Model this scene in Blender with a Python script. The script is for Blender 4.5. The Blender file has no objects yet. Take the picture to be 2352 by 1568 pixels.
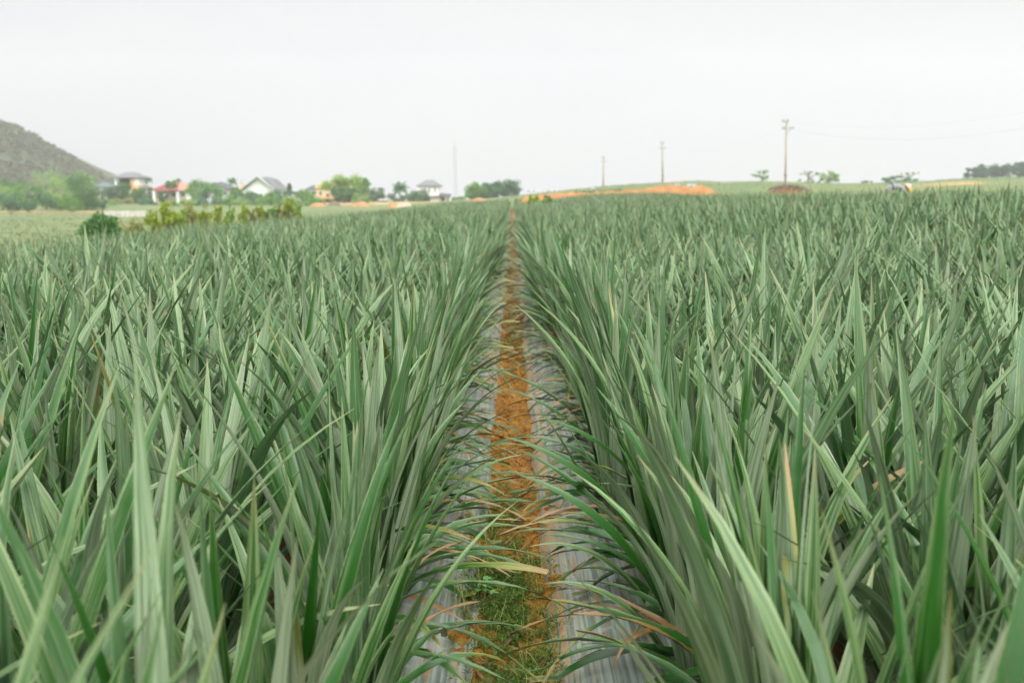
import bpy, math, random
import numpy as np
from mathutils import Vector
R = math.radians
rs = np.random.RandomState(11)
random.seed(4)
scene = bpy.context.scene
col = scene.collection

# ------------------------------------------------------------------ camera frame
EYE = 1.55
PITCH = R(8.1)
FOC = 2287.0            # focal length in the photo's 2352-px working width

def at(px, py, Y):
    """world point at forward distance Y seen at working pixel (px, py)"""
    xr = (px - 1176) / FOC
    yr = (784 - py) / FOC
    c, s = math.cos(PITCH), math.sin(PITCH)
    d = Vector((xr, c + yr * s, -s + yr * c))
    d *= Y / d.y
    return Vector((d.x, d.y, d.z + EYE))

def X_at(px, Y): return at(px, 458, Y).x
def Z_at(py, Y): return at(1176, py, Y).z

# ------------------------------------------------------------------ object helpers
def tag(o, label=None, cat=None, group=None, kind=None):
    if label: o['label'] = label
    if cat: o['category'] = cat
    if group: o['group'] = group
    if kind: o['kind'] = kind
    return o

def empty(name, loc, label, cat, group=None, rz=0.0):
    o = bpy.data.objects.new(name, None)
    o.empty_display_size = 0.1
    o.location = loc
    o.rotation_euler = (0, 0, rz)
    col.objects.link(o)
    return tag(o, label, cat, group)

def link(name, me, parent=None, loc=None):
    o = bpy.data.objects.new(name, me)
    col.objects.link(o)
    if parent: o.parent = parent
    if loc is not None: o.location = loc
    return o

def np_mesh(name, verts, quads, material, attrs=None, smooth=True):
    """fast mesh of quads/tris from numpy arrays (a 4th index of -1 makes a triangle)"""
    me = bpy.data.meshes.new(name)
    verts = np.asarray(verts, dtype=np.float32).reshape(-1, 3)
    quads = np.asarray(quads, dtype=np.int32)
    k = quads.shape[1]
    me.vertices.add(len(verts)); me.vertices.foreach_set('co', verts.ravel())
    me.loops.add(quads.size); me.loops.foreach_set('vertex_index', quads.ravel())
    me.polygons.add(len(quads))
    me.polygons.foreach_set('loop_start', np.arange(0, quads.size, k, dtype=np.int32))
    me.polygons.foreach_set('use_smooth', np.full(len(quads), smooth))
    if attrs:
        for an, av in attrs.items():
            a = me.attributes.new(an, 'FLOAT', 'POINT')
            a.data.foreach_set('value', np.asarray(av, dtype=np.float32).ravel())
    me.materials.append(material)
    me.update(calc_edges=True)
    return me

class MB:
    """collects boxes, tubes, prisms as one mesh"""
    def __init__(s): s.v = []; s.f = []
    def add(s, vs, fs):
        b = len(s.v); s.v += [tuple(v) for v in vs]; s.f += [tuple(i + b for i in f) for f in fs]
    def box(s, x0, x1, y0, y1, z0, z1):
        s.add([(x0,y0,z0),(x1,y0,z0),(x1,y1,z0),(x0,y1,z0),(x0,y0,z1),(x1,y0,z1),(x1,y1,z1),(x0,y1,z1)],
              [(0,3,2,1),(4,5,6,7),(0,1,5,4),(1,2,6,5),(2,3,7,6),(3,0,4,7)])
    def tube(s, pts, rad, n=8):
        pts = [Vector(p) for p in pts]
        if not hasattr(rad, '__len__'): rad = [rad] * len(pts)
        rings = []
        for i, p in enumerate(pts):
            d = (pts[min(i+1, len(pts)-1)] - pts[max(i-1, 0)]).normalized()
            a = d.cross(Vector((0, 0, 1)))
            if a.length < 1e-3: a = Vector((1, 0, 0))
            a.normalize(); b = d.cross(a).normalized()
            rings.append([p + (a*math.cos(2*math.pi*k/n) + b*math.sin(2*math.pi*k/n)) * rad[i] for k in range(n)])
        vs = [v for r in rings for v in r]; fs = []
        for i in range(len(pts)-1):
            for k in range(n):
                k2 = (k+1) % n
                fs.append((i*n+k, i*n+k2, (i+1)*n+k2, (i+1)*n+k))
        fs.append(tuple(range(n-1, -1, -1))); fs.append(tuple((len(pts)-1)*n + k for k in range(n)))
        s.add(vs, fs)
    def build(s, name, material, parent=None, smooth=False):
        me = bpy.data.meshes.new(name)
        me.from_pydata(s.v, [], s.f)
        me.materials.append(material)
        if smooth:
            for p in me.polygons: p.use_smooth = True
        me.update()
        return link(name, me, parent)

# value noise
_perm = rs.rand(256, 256)
def vnoise(x, y):
    x = np.asarray(x, float); y = np.asarray(y, float)
    xi = np.floor(x).astype(int); yi = np.floor(y).astype(int)
    fx = x - xi; fy = y - yi
    fx = fx*fx*(3-2*fx); fy = fy*fy*(3-2*fy)
    g = lambda a, b: _perm[a & 255, b & 255]
    return (g(xi,yi)*(1-fx)+g(xi+1,yi)*fx)*(1-fy) + (g(xi,yi+1)*(1-fx)+g(xi+1,yi+1)*fx)*fy
def fbm(x, y, o=4):
    r = 0; a = .5
    for i in range(o):
        r = r + a*vnoise(x*2**i + 17*i, y*2**i + 31*i); a *= .5
    return r
def sstep(a, b, x):
    t = np.clip((np.asarray(x, float)-a)/(b-a), 0, 1); return t*t*(3-2*t)

# ------------------------------------------------------------------ terrain
CR_PX = [-3000, 0, 300, 700, 1000, 1060, 1120, 1190, 1290, 1400, 1500, 1600, 1650, 1750, 1830, 1880, 1950, 2010, 2110, 2200, 2352, 3000, 6000]
CR_PY = [472, 470, 468, 467, 464, 461, 458, 447.5, 437, 427, 421, 416, 419, 418, 421, 424, 424, 423, 419, 412, 408, 402, 400]
LEFT_EDGE = -8.6
def ground(X, Y):
    X = np.asarray(X, float); Y = np.asarray(Y, float)
    Yp = np.maximum(Y, 1.0)
    near = 0.54*sstep(0.8, 8.8, X) + 0.0020*np.clip(Y, 0, 100)*sstep(0.5, 5, X)
    near = near - 0.8*sstep(-10, -34, X) - .27*sstep(-3,-9,X)
    px = 1176 + FOC * X / np.maximum(Yp, 30.0)
    cr = EYE + (458.5 - np.interp(px, CR_PX, CR_PY)) / FOC * 210.0
    t = sstep(62, 210, Y)
    tl = sstep(190, 290, Y)
    t = np.where(px > 1050, t, tl*sstep(900,1050,px)*0 + np.minimum(t, tl) + (t-np.minimum(t,tl))*sstep(850,1050,px))
    z = near*(1-t) + cr*t
    z = np.where(Y > 212, z - 0.012*(Y-212)*sstep(1100, 1300, px), z)
    return z

# ------------------------------------------------------------------ materials
def nodes(m):
    m.use_nodes = True
    return m.node_tree.nodes, m.node_tree.links
def mat(name, c1, c2=None, scale=3.0, rough=0.8, spec=0.3, bump=0.0, detail=5, stretch=(1,1,1), coords='Object', bscale=None):
    m = bpy.data.materials.new(name); n, l = nodes(m)
    b = n['Principled BSDF']; b.inputs['Roughness'].default_value = rough
    b.inputs['Specular IOR Level'].default_value = spec
    c2 = c2 or tuple(x*.75 for x in c1)
    tc = n.new('ShaderNodeTexCoord'); mp = n.new('ShaderNodeMapping'); mp.inputs['Scale'].default_value = stretch
    l.new(tc.outputs[coords], mp.inputs['Vector'])
    nz = n.new('ShaderNodeTexNoise'); nz.inputs['Scale'].default_value = scale; nz.inputs['Detail'].default_value = detail
    l.new(mp.outputs['Vector'], nz.inputs['Vector'])
    rp = n.new('ShaderNodeValToRGB')
    rp.color_ramp.elements[0].position = .33; rp.color_ramp.elements[1].position = .67
    rp.color_ramp.elements[0].color = (*c2, 1); rp.color_ramp.elements[1].color = (*c1, 1)
    l.new(nz.outputs['Fac'], rp.inputs['Fac']); l.new(rp.outputs['Color'], b.inputs['Base Color'])
    if bump:
        nb = n.new('ShaderNodeTexNoise'); nb.inputs['Scale'].default_value = bscale or scale*4; nb.inputs['Detail'].default_value = 8
        l.new(mp.outputs['Vector'], nb.inputs['Vector'])
        bp = n.new('ShaderNodeBump'); bp.inputs['Strength'].default_value = bump; bp.inputs['Distance'].default_value = .02
        l.new(nb.outputs['Fac'], bp.inputs['Height']); l.new(bp.outputs['Normal'], b.inputs['Normal'])
    return m

def mixc(n, l, fac, a, b):
    x = n.new('ShaderNodeMix'); x.data_type = 'RGBA'
    for sock, val in ((x.inputs['Factor'], fac), (x.inputs['A'], a), (x.inputs['B'], b)):
        if hasattr(val, 'is_output'): l.new(val, sock)
        elif isinstance(val, (int, float)): sock.default_value = val
        else: sock.default_value = (*val, 1)
    return x.outputs['Result']
def mth(n, l, op, a, b=None, clamp=False):
    x = n.new('ShaderNodeMath'); x.operation = op; x.use_clamp = clamp
    for i, val in enumerate((a, b)):
        if val is None: continue
        if hasattr(val, 'is_output'): l.new(val, x.inputs[i])
        else: x.inputs[i].default_value = val
    return x.outputs[0]
def mrange(n, l, v, a, b, c=0.0, d=1.0):
    x = n.new('ShaderNodeMapRange'); x.interpolation_type = 'SMOOTHSTEP'
    l.new(v, x.inputs['Value'])
    for i, q in zip(('From Min','From Max','To Min','To Max'), (a,b,c,d)): x.inputs[i].default_value = q
    return x.outputs['Result']
def attr(n, name):
    x = n.new('ShaderNodeAttribute'); x.attribute_name = name; return x.outputs['Fac']

def leaf_material(name, deep, waxy, under1, under2):
    m = bpy.data.materials.new(name); n, l = nodes(m); b = n['Principled BSDF']
    u, v, tone, dry = (attr(n, k) for k in ('u', 'v', 'tone', 'dry'))
    cx = n.new('ShaderNodeCombineXYZ')
    l.new(mth(n,l,'ADD', mth(n,l,'MULTIPLY',u,2.2), mth(n,l,'MULTIPLY',tone,91.0)), cx.inputs[0])
    l.new(mth(n,l,'MULTIPLY',v,1.7), cx.inputs[1]); l.new(mth(n,l,'MULTIPLY',tone,57.0), cx.inputs[2])
    nz = n.new('ShaderNodeTexNoise'); nz.inputs['Scale'].default_value = 1.6; nz.inputs['Detail'].default_value = 4
    l.new(cx.outputs[0], nz.inputs['Vector'])
    # fine lengthwise veins
    cv = n.new('ShaderNodeCombineXYZ')
    l.new(mth(n,l,'ADD', mth(n,l,'MULTIPLY',u,7.0), mth(n,l,'MULTIPLY',tone,33.0)), cv.inputs[0]); l.new(v, cv.inputs[1])
    nv = n.new('ShaderNodeTexNoise'); nv.inputs['Scale'].default_value = 1.5; nv.inputs['Detail'].default_value = 2
    l.new(cv.outputs[0], nv.inputs['Vector'])
    au = mth(n,l,'ABSOLUTE',u)
    f_ad = mth(n,l,'ADD', mrange(n,l,nz.outputs['Fac'],.34,.66,-.40,.60), mth(n,l,'ADD', mrange(n,l,au,.1,.6,-.25,.15), mrange(n,l,tone,0,1,-.52,.68)), clamp=True)
    ad = mixc(n,l,f_ad,deep,waxy)
    f_ab = mth(n,l,'ADD', mrange(n,l,nz.outputs['Fac'],.3,.7,-.3,.5), mrange(n,l,tone,0,1,-.2,.85), clamp=True)
    ab = mixc(n,l,f_ab,under1,under2)
    geo = n.new('ShaderNodeNewGeometry')
    c = mixc(n,l,geo.outputs['Backfacing'],ad,ab)
    c = mixc(n,l,mrange(n,l,nv.outputs['Fac'],.42,.62,0,.28), c, tuple(.55*q for q in deep))
    # a few scuffed, yellowing patches
    n2 = n.new('ShaderNodeTexNoise'); n2.inputs['Scale'].default_value = 4.2; n2.inputs['Detail'].default_value = 5
    l.new(cx.outputs[0], n2.inputs['Vector'])
    c = mixc(n,l,mrange(n,l,n2.outputs['Fac'],.66,.74,0,.5), c, (.22,.23,.06))
    n3 = n.new('ShaderNodeTexNoise'); n3.inputs['Scale'].default_value = 17.0; n3.inputs['Detail'].default_value = 2
    l.new(cx.outputs[0], n3.inputs['Vector'])
    c = mixc(n,l,mth(n,l,'MULTIPLY',mrange(n,l,n3.outputs['Fac'],.69,.74,0,.65),mrange(n,l,nz.outputs['Fac'],.45,.6,0,1)), c, (.13,.10,.035))
    # toothed pale margin
    cs = n.new('ShaderNodeCombineXYZ'); l.new(mth(n,l,'MULTIPLY',v,70.0), cs.inputs[0]); l.new(mth(n,l,'MULTIPLY',tone,77.0), cs.inputs[1])
    ns = n.new('ShaderNodeTexNoise'); ns.inputs['Scale'].default_value = 1.0; l.new(cs.outputs[0], ns.inputs['Vector'])
    edge = mth(n,l,'MULTIPLY', mrange(n,l,au,.86,.97), mrange(n,l,ns.outputs['Fac'],.4,.6,.1,.6))
    c = mixc(n,l,edge, c, (.25,.28,.13))
    tip = mth(n,l,'MULTIPLY', mrange(n,l,v,.85,.98), mrange(n,l,tone,0.3,1,.03,.38))
    c = mixc(n,l,tip, c, (.27,.19,.095))
    # dryness creeps in from the tip and along the margins
    dv = mth(n,l,'ADD', v, mth(n,l,'ADD', mth(n,l,'MULTIPLY',au,.25), mth(n,l,'MULTIPLY',mth(n,l,'SUBTRACT',nz.outputs['Fac'],.5),.9)))
    dd = mth(n,l,'SUBTRACT', dv, mth(n,l,'SUBTRACT',1.35,mth(n,l,'MULTIPLY',dry,1.35)))
    yel = mixc(n,l,mrange(n,l,dd,-.25,.0), c, (.16,.18,.028))
    drc = mixc(n,l,nv.outputs['Fac'], (.30,.165,.045), (.13,.080,.035))
    full = mixc(n,l,mrange(n,l,dd,-.02,.16), yel, drc)
    hasdry = mth(n,l,'GREATER_THAN',dry,0.01)
    c = mixc(n,l,hasdry,c,full)
    l.new(c, b.inputs['Base Color'])
    b.inputs['Roughness'].default_value = .36; b.inputs['Specular IOR Level'].default_value = .55
    bp = n.new('ShaderNodeBump'); bp.inputs['Strength'].default_value = .25; bp.inputs['Distance'].default_value = .004
    l.new(nv.outputs['Fac'], bp.inputs['Height']); l.new(bp.outputs['Normal'], b.inputs['Normal'])
    return m
M_LEAF = leaf_material('pineapple_leaf', (.013,.080,.005), (.172,.258,.108), (.070,.170,.058), (.43,.535,.36))

def foliage_material(name, dark, light, trans=.25):
    m = bpy.data.materials.new(name); n, l = nodes(m); b = n['Principled BSDF']
    tone = attr(n, 'tone')
    l.new(mixc(n,l,tone,dark,light), b.inputs['Base Color'])
    b.inputs['Roughness'].default_value = .6; b.inputs['Specular IOR Level'].default_value = .25
    if trans:
        t = n.new('ShaderNodeBsdfTranslucent'); l.new(mixc(n,l,tone,dark,light), t.inputs['Color'])
        ms = n.new('ShaderNodeMixShader'); ms.inputs[0].default_value = trans
        l.new(b.outputs[0], ms.inputs[1]); l.new(t.outputs[0], ms.inputs[2])
        l.new(ms.outputs[0], n['Material Output'].inputs['Surface'])
    return m

# ------------------------------------------------------------------ leaves
def leaf_mesh(base, az, L, W, e0, bend, tone, dry, drift=None, twist=None, lean=None, blunt=None,
              nseg=8, nac=4, depth=.14, power=1.6, zmin=None, wave=0.0):
    N = len(az)
    z0 = np.zeros(N)
    drift = z0 if drift is None else drift
    twist = z0 if twist is None else twist
    s = np.linspace(0, 1, nseg+1)[None, :]
    e = e0[:,None] - bend[:,None]*s**power
    a = az[:,None] + drift[:,None]*s**2
    d = np.stack([np.cos(e)*np.cos(a), np.cos(e)*np.sin(a), np.sin(e)], -1)
    if lean is not None:
        d[...,0] += lean[:,0,None]*(.25+s); d[...,1] += lean[:,1,None]*(.25+s)
        d /= np.linalg.norm(d, axis=-1, keepdims=True)
    side = np.stack([-np.sin(a), np.cos(a), np.zeros_like(a)], -1)
    side = side - d*np.sum(side*d, -1, keepdims=True)
    side /= np.linalg.norm(side, axis=-1, keepdims=True)
    nrm = np.cross(d, side)
    t = (twist[:,None]*s)[...,None]
    side2 = side*np.cos(t) + nrm*np.sin(t); nrm = nrm*np.cos(t) - side*np.sin(t); side = side2
    step = (L/nseg)[:,None,None]
    c = np.zeros_like(d); c[:,1:] = np.cumsum((d[:,1:]+d[:,:-1])*.5*step, axis=1)
    c += base[:,None,:]
    prof = (.8+.2*np.minimum(s/.18,1))*np.clip(1-s**1.8,0,1)**.9
    prof = np.repeat(prof, N, 0)
    if blunt is not None:
        pb = (.8+.2*np.minimum(s/.18,1))*(1-.35*s**2)
        prof = np.where(blunt[:,None], pb, prof)
    w = np.maximum(W[:,None]*prof, .0016)
    u = np.linspace(-1,1,nac+1)
    U = u[None,None,:,None]
    P = c[:,:,None,:] + side[:,:,None,:]*U*(w*.5)[:,:,None,None] + nrm[:,:,None,:]*((np.abs(U)**1.5)*depth)*w[:,:,None,None]
    if wave:
        P += nrm[:,:,None,:]*(np.sin(s*23+tone[:,None]*40)[:,:,None,None]*U*wave)
    if zmin is not None: P[...,2] = np.maximum(P[...,2], zmin + .004*rs.rand(N)[:,None,None])
    idx = np.arange(N*(nseg+1)*(nac+1)).reshape(N, nseg+1, nac+1)
    q = np.stack([idx[:,:-1,:-1], idx[:,1:,:-1], idx[:,1:,1:], idx[:,:-1,1:]], -1).reshape(-1,4)
    sh = (N, nseg+1, nac+1)
    at_ = {'u': np.broadcast_to(u[None,None,:], sh), 'v': np.broadcast_to(s[...,None], sh),
           'tone': np.broadcast_to(tone[:,None,None], sh), 'dry': np.broadcast_to(dry[:,None,None], sh)}
    return P.reshape(-1,3), q, {k: np.array(x).ravel() for k, x in at_.items()}

def rosette(px, py, pz, n, scale, lean, rg, wmul=1.0, erect=0.0):
    """leaf parameters for pineapple plants at (px,py,pz); scale, lean per plant"""
    P = len(px)
    k = np.arange(n)[None,:]; f = k/(n-1.0); f = np.repeat(f, P, 0)
    rn = lambda a, b: rg.uniform(a, b, (P, n))
    az = 2.39996*k + rg.uniform(0, 6.28, (P,1)) + rn(-.25,.25)
    e0 = np.radians(52 + (86-52)*f**.75 + rn(-9,8) + erect)
    L = np.interp(f, [0,.15,.4,.75,1], [.62,.86,1.06,.98,.6])*rn(.86,1.12)*scale[:,None]
    bend = np.radians(34-24*f)*rn(.25,2.2)
    W = np.interp(f, [0,.3,.8,1],[.055,.073,.069,.047])*rn(.85,1.15)*wmul
    br = .045*(1-f)+.008
    bx = px[:,None]+br*np.cos(az); by = py[:,None]+br*np.sin(az); bz = pz[:,None]+(.03+.20*f)*scale[:,None]
    tone = np.clip(.75*rn(0,1) + .4*fbm(px*.35+5, py*.35+9)[:,None] - .06, 0, 1); dry = np.where(rn(0,1) < .014, rn(.1,.45), 0)
    r = lambda x: np.ascontiguousarray(x).reshape(-1)
    ln = np.repeat(lean[:,None,:], n, 1) + rg.normal(0,.07,(P,n,2))
    return dict(base=np.stack([bx,by,bz],-1).reshape(-1,3), az=r(az), L=r(L), W=r(W), e0=r(e0), bend=r(bend), tone=r(tone), dry=r(dry),
                drift=r(rn(-.35,.35)), twist=r(rn(-.5,.5)), lean=ln.reshape(-1,2))

def drooping(rg, n=7):
    """old lower leaves hanging towards +X over the film"""
    az = rg.uniform(-1.15,1.15,n); br = rg.uniform(.02,.06,n)
    e0 = np.radians(rg.uniform(8,48,n)); bend = np.radians(rg.uniform(35,85,n))
    L = rg.uniform(.38,.70,n); W = rg.uniform(.032,.054,n)
    dry = np.where(rg.rand(n)<.2, rg.uniform(.75,1,n), rg.uniform(.08,.36,n))
    W = np.where(dry > .7, W*.55, W)
    base = np.stack([br*np.cos(az), br*np.sin(az), rg.uniform(.06,.2,n)], -1)
    return dict(base=base, az=az, L=L, W=W, e0=e0, bend=bend, tone=rg.uniform(0,.4,n), dry=dry, drift=rg.uniform(-.6,.6,n),
                twist=rg.uniform(-.55,.55,n), blunt=(rg.rand(n)<.12))

def fruit_meshes():
    v=[];q=[]; R_=10; S=14
    for i in range(R_+1):
        t=i/R_; r=.055*math.sin(math.pi*(.08+.86*t))**.6
        for k in range(S):
            a=2*math.pi*(k+.5*(i%2))/S; rr=r*(1.12 if (i+k)%2 else .94)
            v.append((rr*math.cos(a), rr*math.sin(a), .34+.15*t))
    for i in range(R_):
        for k in range(S):
            q.append((i*S+k, i*S+(k+1)%S, (i+1)*S+(k+1)%S, (i+1)*S+k))
    return np.array(v), np.array(q)

# ------------------------------------------------------------------ field layout
ROW = .48; STEP = .31; AISLE = .53
GROUP_P = 'pineapple plants nearest the camera'
rows = [('left', i, -AISLE - i*ROW) for i in range(int((-LEFT_EDGE-AISLE)/ROW)+1)] + [('right', i, AISLE + i*ROW) for i in range(40)]
pts = []
for sd, i, x in rows:
    yy = np.arange(-1.2 + rs.rand()*STEP, 108, STEP)
    xx = x + rs.normal(0,.045,len(yy)) + .05*np.sin(yy*.35+i)
    yy = yy + rs.normal(0,.05,len(yy))
    for a, b in zip(xx, yy): pts.append((a, b, i, 0 if sd=='left' else 1))
pts = np.array(pts)
X, Y = pts[:,0], pts[:,1]
Zg = ground(X, Y) + .05
lat = np.abs(X)/np.maximum(Y, .3)
def px_of(x, y, z):
    c, s = math.cos(PITCH), math.sin(PITCH)
    zz = z-EYE
    dep = y*c - zz*s; up = y*s + zz*c
    return 1176 + FOC*x/dep, 784 - FOC*up/dep, dep
ppx, ppy, dep = px_of(X, np.maximum(Y,.05), Zg+.8)
inframe = (ppx > 0) & (ppx < 2352) & (ppy < 1540) & (dep > .75)
dist = np.hypot(X, Y)
keep_far = (lat < .62) | (dist < 4) | ((lat < 1.3) & (dist < 13))
keep = keep_far & (np.hypot(X, Y) > .62)
far_ok = ~((Y > 45) & (X > 14))
keep &= far_ok
order = np.argsort(np.where(inframe & keep, dist, 1e9))
near_idx = order[:300]
is_near = np.zeros(len(X), bool); is_near[near_idx] = True

# prototypes shared by the individuals
NV = 16
rg = np.random.RandomState(5)
proto_in, proto_edge, proto_droop = [], [], []
one = np.zeros(1)
for k in range(NV):
    p = rosette(one, one, one, 27, np.array([1.0]), rg.normal(0,.06,(1,2)), rg)
    v,q,a = leaf_mesh(**p, nseg=11, nac=4)
    proto_in.append(np_mesh('foliage', v, q, M_LEAF, a))
for k in range(10):
    p = rosette(one, one, one, 25, np.array([.95]), np.array([[-.01,0.0]])+rg.normal(0,.06,(1,2)), rg, 1.0, np.array([[17]])-np.linspace(0,13,25)[None,:])
    v,q,a = leaf_mesh(**p, nseg=11, nac=4)
    proto_edge.append(np_mesh('foliage', v, q, M_LEAF, a))
    v,q,a = leaf_mesh(**drooping(rg, 7), nseg=10, nac=2, depth=.25, power=1.2, zmin=.012, wave=.003)
    proto_droop.append(np_mesh('drooping_leaves', v, q, M_LEAF, a))
M_STALK = mat('pineapple_stalk', (.18,.17,.09), (.10,.085,.05), scale=20, rough=.9)
sb = MB(); sb.tube([(0,0,-.06),(.004,0,.08),(0,.004,.24)], [.032,.036,.022], 8)
stalk_me = bpy.data.meshes.new('stalk'); stalk_me.from_pydata(sb.v, [], sb.f); stalk_me.materials.append(M_STALK)
for p_ in stalk_me.polygons: p_.use_smooth = True
M_FRUIT = mat('pineapple_fruit', (.30,.22,.10), (.08,.10,.05), scale=45, rough=.7)
fv, fq = fruit_meshes(); fruit_me = np_mesh('fruit', fv, fq, M_FRUIT, None, False)
cn = 22; kk = np.arange(cn)
cv_, cq_, ca_ = leaf_mesh(np.stack([.012*np.cos(kk), .012*np.sin(kk), np.full(cn,.485)],-1), kk*2.4, rg.uniform(.08,.15,cn), np.full(cn,.017),
                          np.radians(np.linspace(30,86,cn)), np.radians(np.full(cn,20.)), rg.rand(cn), np.zeros(cn), nseg=5, nac=2)
crown_me = np_mesh('crown', cv_, cq_, M_LEAF, ca_)

def ordn(k):
    return '%d%s' % (k, 'th' if 10 <= k % 100 <= 20 else {1:'st',2:'nd',3:'rd'}.get(k % 10, 'th'))
rank = {}
for j in sorted(near_idx, key=lambda j: Y[j]):
    key = (int(pts[j,3]), int(pts[j,2])); rank.setdefault(key, []).append(j)
rg2 = np.random.RandomState(21)
for (sd, i), js in sorted(rank.items()):
    side = 'right' if sd else 'left'
    rowtxt = ("edging the furrow's %s side" % side) if i == 0 else ('in the %s row %s of the furrow' % (ordn(i+1), side))
    for m_, j in enumerate(js):
        kind = 'leaning grey-green pineapple plant' if i == 0 else 'grey-green pineapple plant'
        root = empty('pineapple_plant', (X[j], Y[j], Zg[j]), '%s, %s from the camera %s' % (kind, ordn(m_+1), rowtxt), 'pineapple plant', GROUP_P)
        sc = rg2.uniform(.88, 1.06)
        if rg2.rand() < .07: sc *= 1.12
        root.scale = (sc, sc, sc)
        if i == 0:
            root.rotation_euler = (0, 0, (math.pi if sd else 0) + rg2.uniform(-.35,.35))
            link('foliage', proto_edge[rg2.randint(len(proto_edge))], root)
            link('drooping_leaves', proto_droop[rg2.randint(len(proto_droop))], root)['label'] = 'old lower leaves drooping over the film with browned tips'
        else:
            root.rotation_euler = (0, 0, rg2.uniform(0, 6.28))
            link('foliage', proto_in[rg2.randint(NV)], root)
        link('stalk', stalk_me, root)
        if rg2.rand() < .09:
            fr = link('fruit', fruit_me, root); link('crown', crown_me, fr)

# everything farther away: one mass
rest = keep & ~is_near
allv, allq, alla, off = [], [], {k: [] for k in ('u','v','tone','dry')}, 0
for (d0, d1, n, nseg, nac, wm) in ((0, 14, 23, 8, 2, 1.0), (14, 26, 18, 6, 2, 1.08), (26, 48, 14, 4, 2, 1.12), (48, 120, 10, 3, 1, 1.4)):
    sel = np.where(rest & (dist >= d0) & (dist < d1))[0]
    if not len(sel): continue
    edge = pts[sel,2] == 0
    sgn = np.where(pts[sel,3] == 0, 1., -1.)
    lean = np.stack([np.where(edge, .0*sgn, 0), np.zeros(len(sel))], -1) + rg.normal(0,.07,(len(sel),2))
    p = rosette(X[sel], Y[sel], Zg[sel], n, rg.uniform(.88,1.07,len(sel)), lean, rg, wm, np.where(edge,13.,0.)[:,None])
    v,q,a = leaf_mesh(**p, nseg=nseg, nac=nac)
    allv.append(v); allq.append(q+off); off += len(v)
    for k in alla: alla[k].append(a[k])
    e_i = sel[edge & (dist[sel] < 60)]
    for j in e_i:                                   # old leaves over the film farther along
        dp = drooping(rg, 5 if dist[j] < 9 else 9)
        if pts[j,3] == 1: dp['az'] = dp['az'] + math.pi; dp['base'][:,:2] *= -1
        dp['base'] = dp['base'] + np.array([X[j], Y[j], Zg[j]]); dp['W'] = dp['W']*1.2
        v,q,a = leaf_mesh(**dp, nseg=5, nac=1, depth=.25, power=1.2, zmin=Zg[j]+.01)
        allv.append(v); allq.append(q+off); off += len(v)
        for k in alla: alla[k].append(a[k])
me = np_mesh('pineapple_field', np.concatenate(allv), np.concatenate(allq), M_LEAF, {k: np.concatenate(x) for k, x in alla.items()})
tag(link('pineapple_field', me), 'pineapple rows stretching away behind the nearest plants to the field edges', 'pineapple field', None, 'stuff')

# ------------------------------------------------------------------ ground sheet
def grid_mesh(xs, ys, zf, name, material, attrs=None):
    gx, gy = np.meshgrid(xs, ys)
    gz = zf(gx, gy)
    idx = np.arange(gx.size).reshape(gx.shape)
    q = np.stack([idx[:-1,:-1], idx[:-1,1:], idx[1:,1:], idx[1:,:-1]], -1).reshape(-1,4)
    at_ = {k: f(gx, gy).ravel() for k, f in (attrs or {}).items()}
    return np_mesh(name, np.stack([gx,gy,gz],-1), q, material, at_)
xs = np.sinh(np.linspace(-5.95, 5.95, 341))*4.4/2
ys = np.concatenate([np.linspace(-25, 0, 12)[:-1], np.sinh(np.linspace(0, 6.2, 230))*3.6*.5])
def ground_z(gx, gy):
    z = ground(gx, gy)
    z = z - .05*(np.abs(gx) < .75) * (gy < 108)
    far = sstep(40, 120, gy)
    return z + far*(fbm(gx*.03, gy*.03)-.47)*.8
def field_mask(gx, gy):
    return (sstep(LEFT_EDGE-.9, LEFT_EDGE-.3, gx)*sstep(22, 18, gx)*sstep(112, 107, gy))
def bare(gx, gy):
    r = sstep(.56, .70, fbm(gx*.02+3, gy*.012+7))*sstep(60, 130, gy)*.6
    px = 1176 + FOC*gx/np.maximum(gy, 1)
    road = sstep(10, 4, np.abs(gy-205+.2*(px-100)*.1))*sstep(330,200,px)*sstep(-100,60,px)
    strip = .8*sstep(8, 4, np.abs(gy-150))*sstep(2090,2120,px)*sstep(2260,2225,px)
    strip2 = sstep(6, 3, np.abs(gy-100))*sstep(2150,2250,px)*.7
    yard = sstep(14, 6, np.abs(gy-262))*sstep(690,760,px)*sstep(1040,1000,px)
    return np.clip(r + road + strip + strip2 + yard, 0, 1)
mg = bpy.data.materials.new('ground'); n, l = nodes(mg); b = n['Principled BSDF']; b.inputs['Roughness'].default_value = .95; b.inputs['Specular IOR Level'].default_value = .1
tc = n.new('ShaderNodeTexCoord')
def noise(scale, det=6, vec=None, stretch=None):
    x = n.new('ShaderNodeTexNoise'); x.inputs['Scale'].default_value = scale; x.inputs['Detail'].default_value = det
    if stretch:
        mp = n.new('ShaderNodeMapping'); mp.inputs['Scale'].default_value = stretch; l.new(tc.outputs['Object'], mp.inputs['Vector']); l.new(mp.outputs[0], x.inputs['Vector'])
    else: l.new(tc.outputs['Object'], x.inputs['Vector'])
    return x.outputs['Fac']
gr = mixc(n,l,mrange(n,l,noise(.05),.35,.65), (.11,.155,.070), (.18,.20,.09))
gr = mixc(n,l,mrange(n,l,noise(.9,8,stretch=(1,.4,1)),.3,.7,0,.7), gr, (.105,.14,.06))
so = mixc(n,l,noise(3), (.20,.095,.035), (.10,.055,.028))
c = mixc(n,l,attr(n,'field'), gr, so)
c = mixc(n,l,mth(n,l,'MULTIPLY',attr(n,'bare'),mrange(n,l,noise(.15),.3,.6,.3,1)), c, mixc(n,l,noise(.6),(.46,.21,.085),(.50,.36,.20)))
l.new(c, b.inputs['Base Color'])
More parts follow.
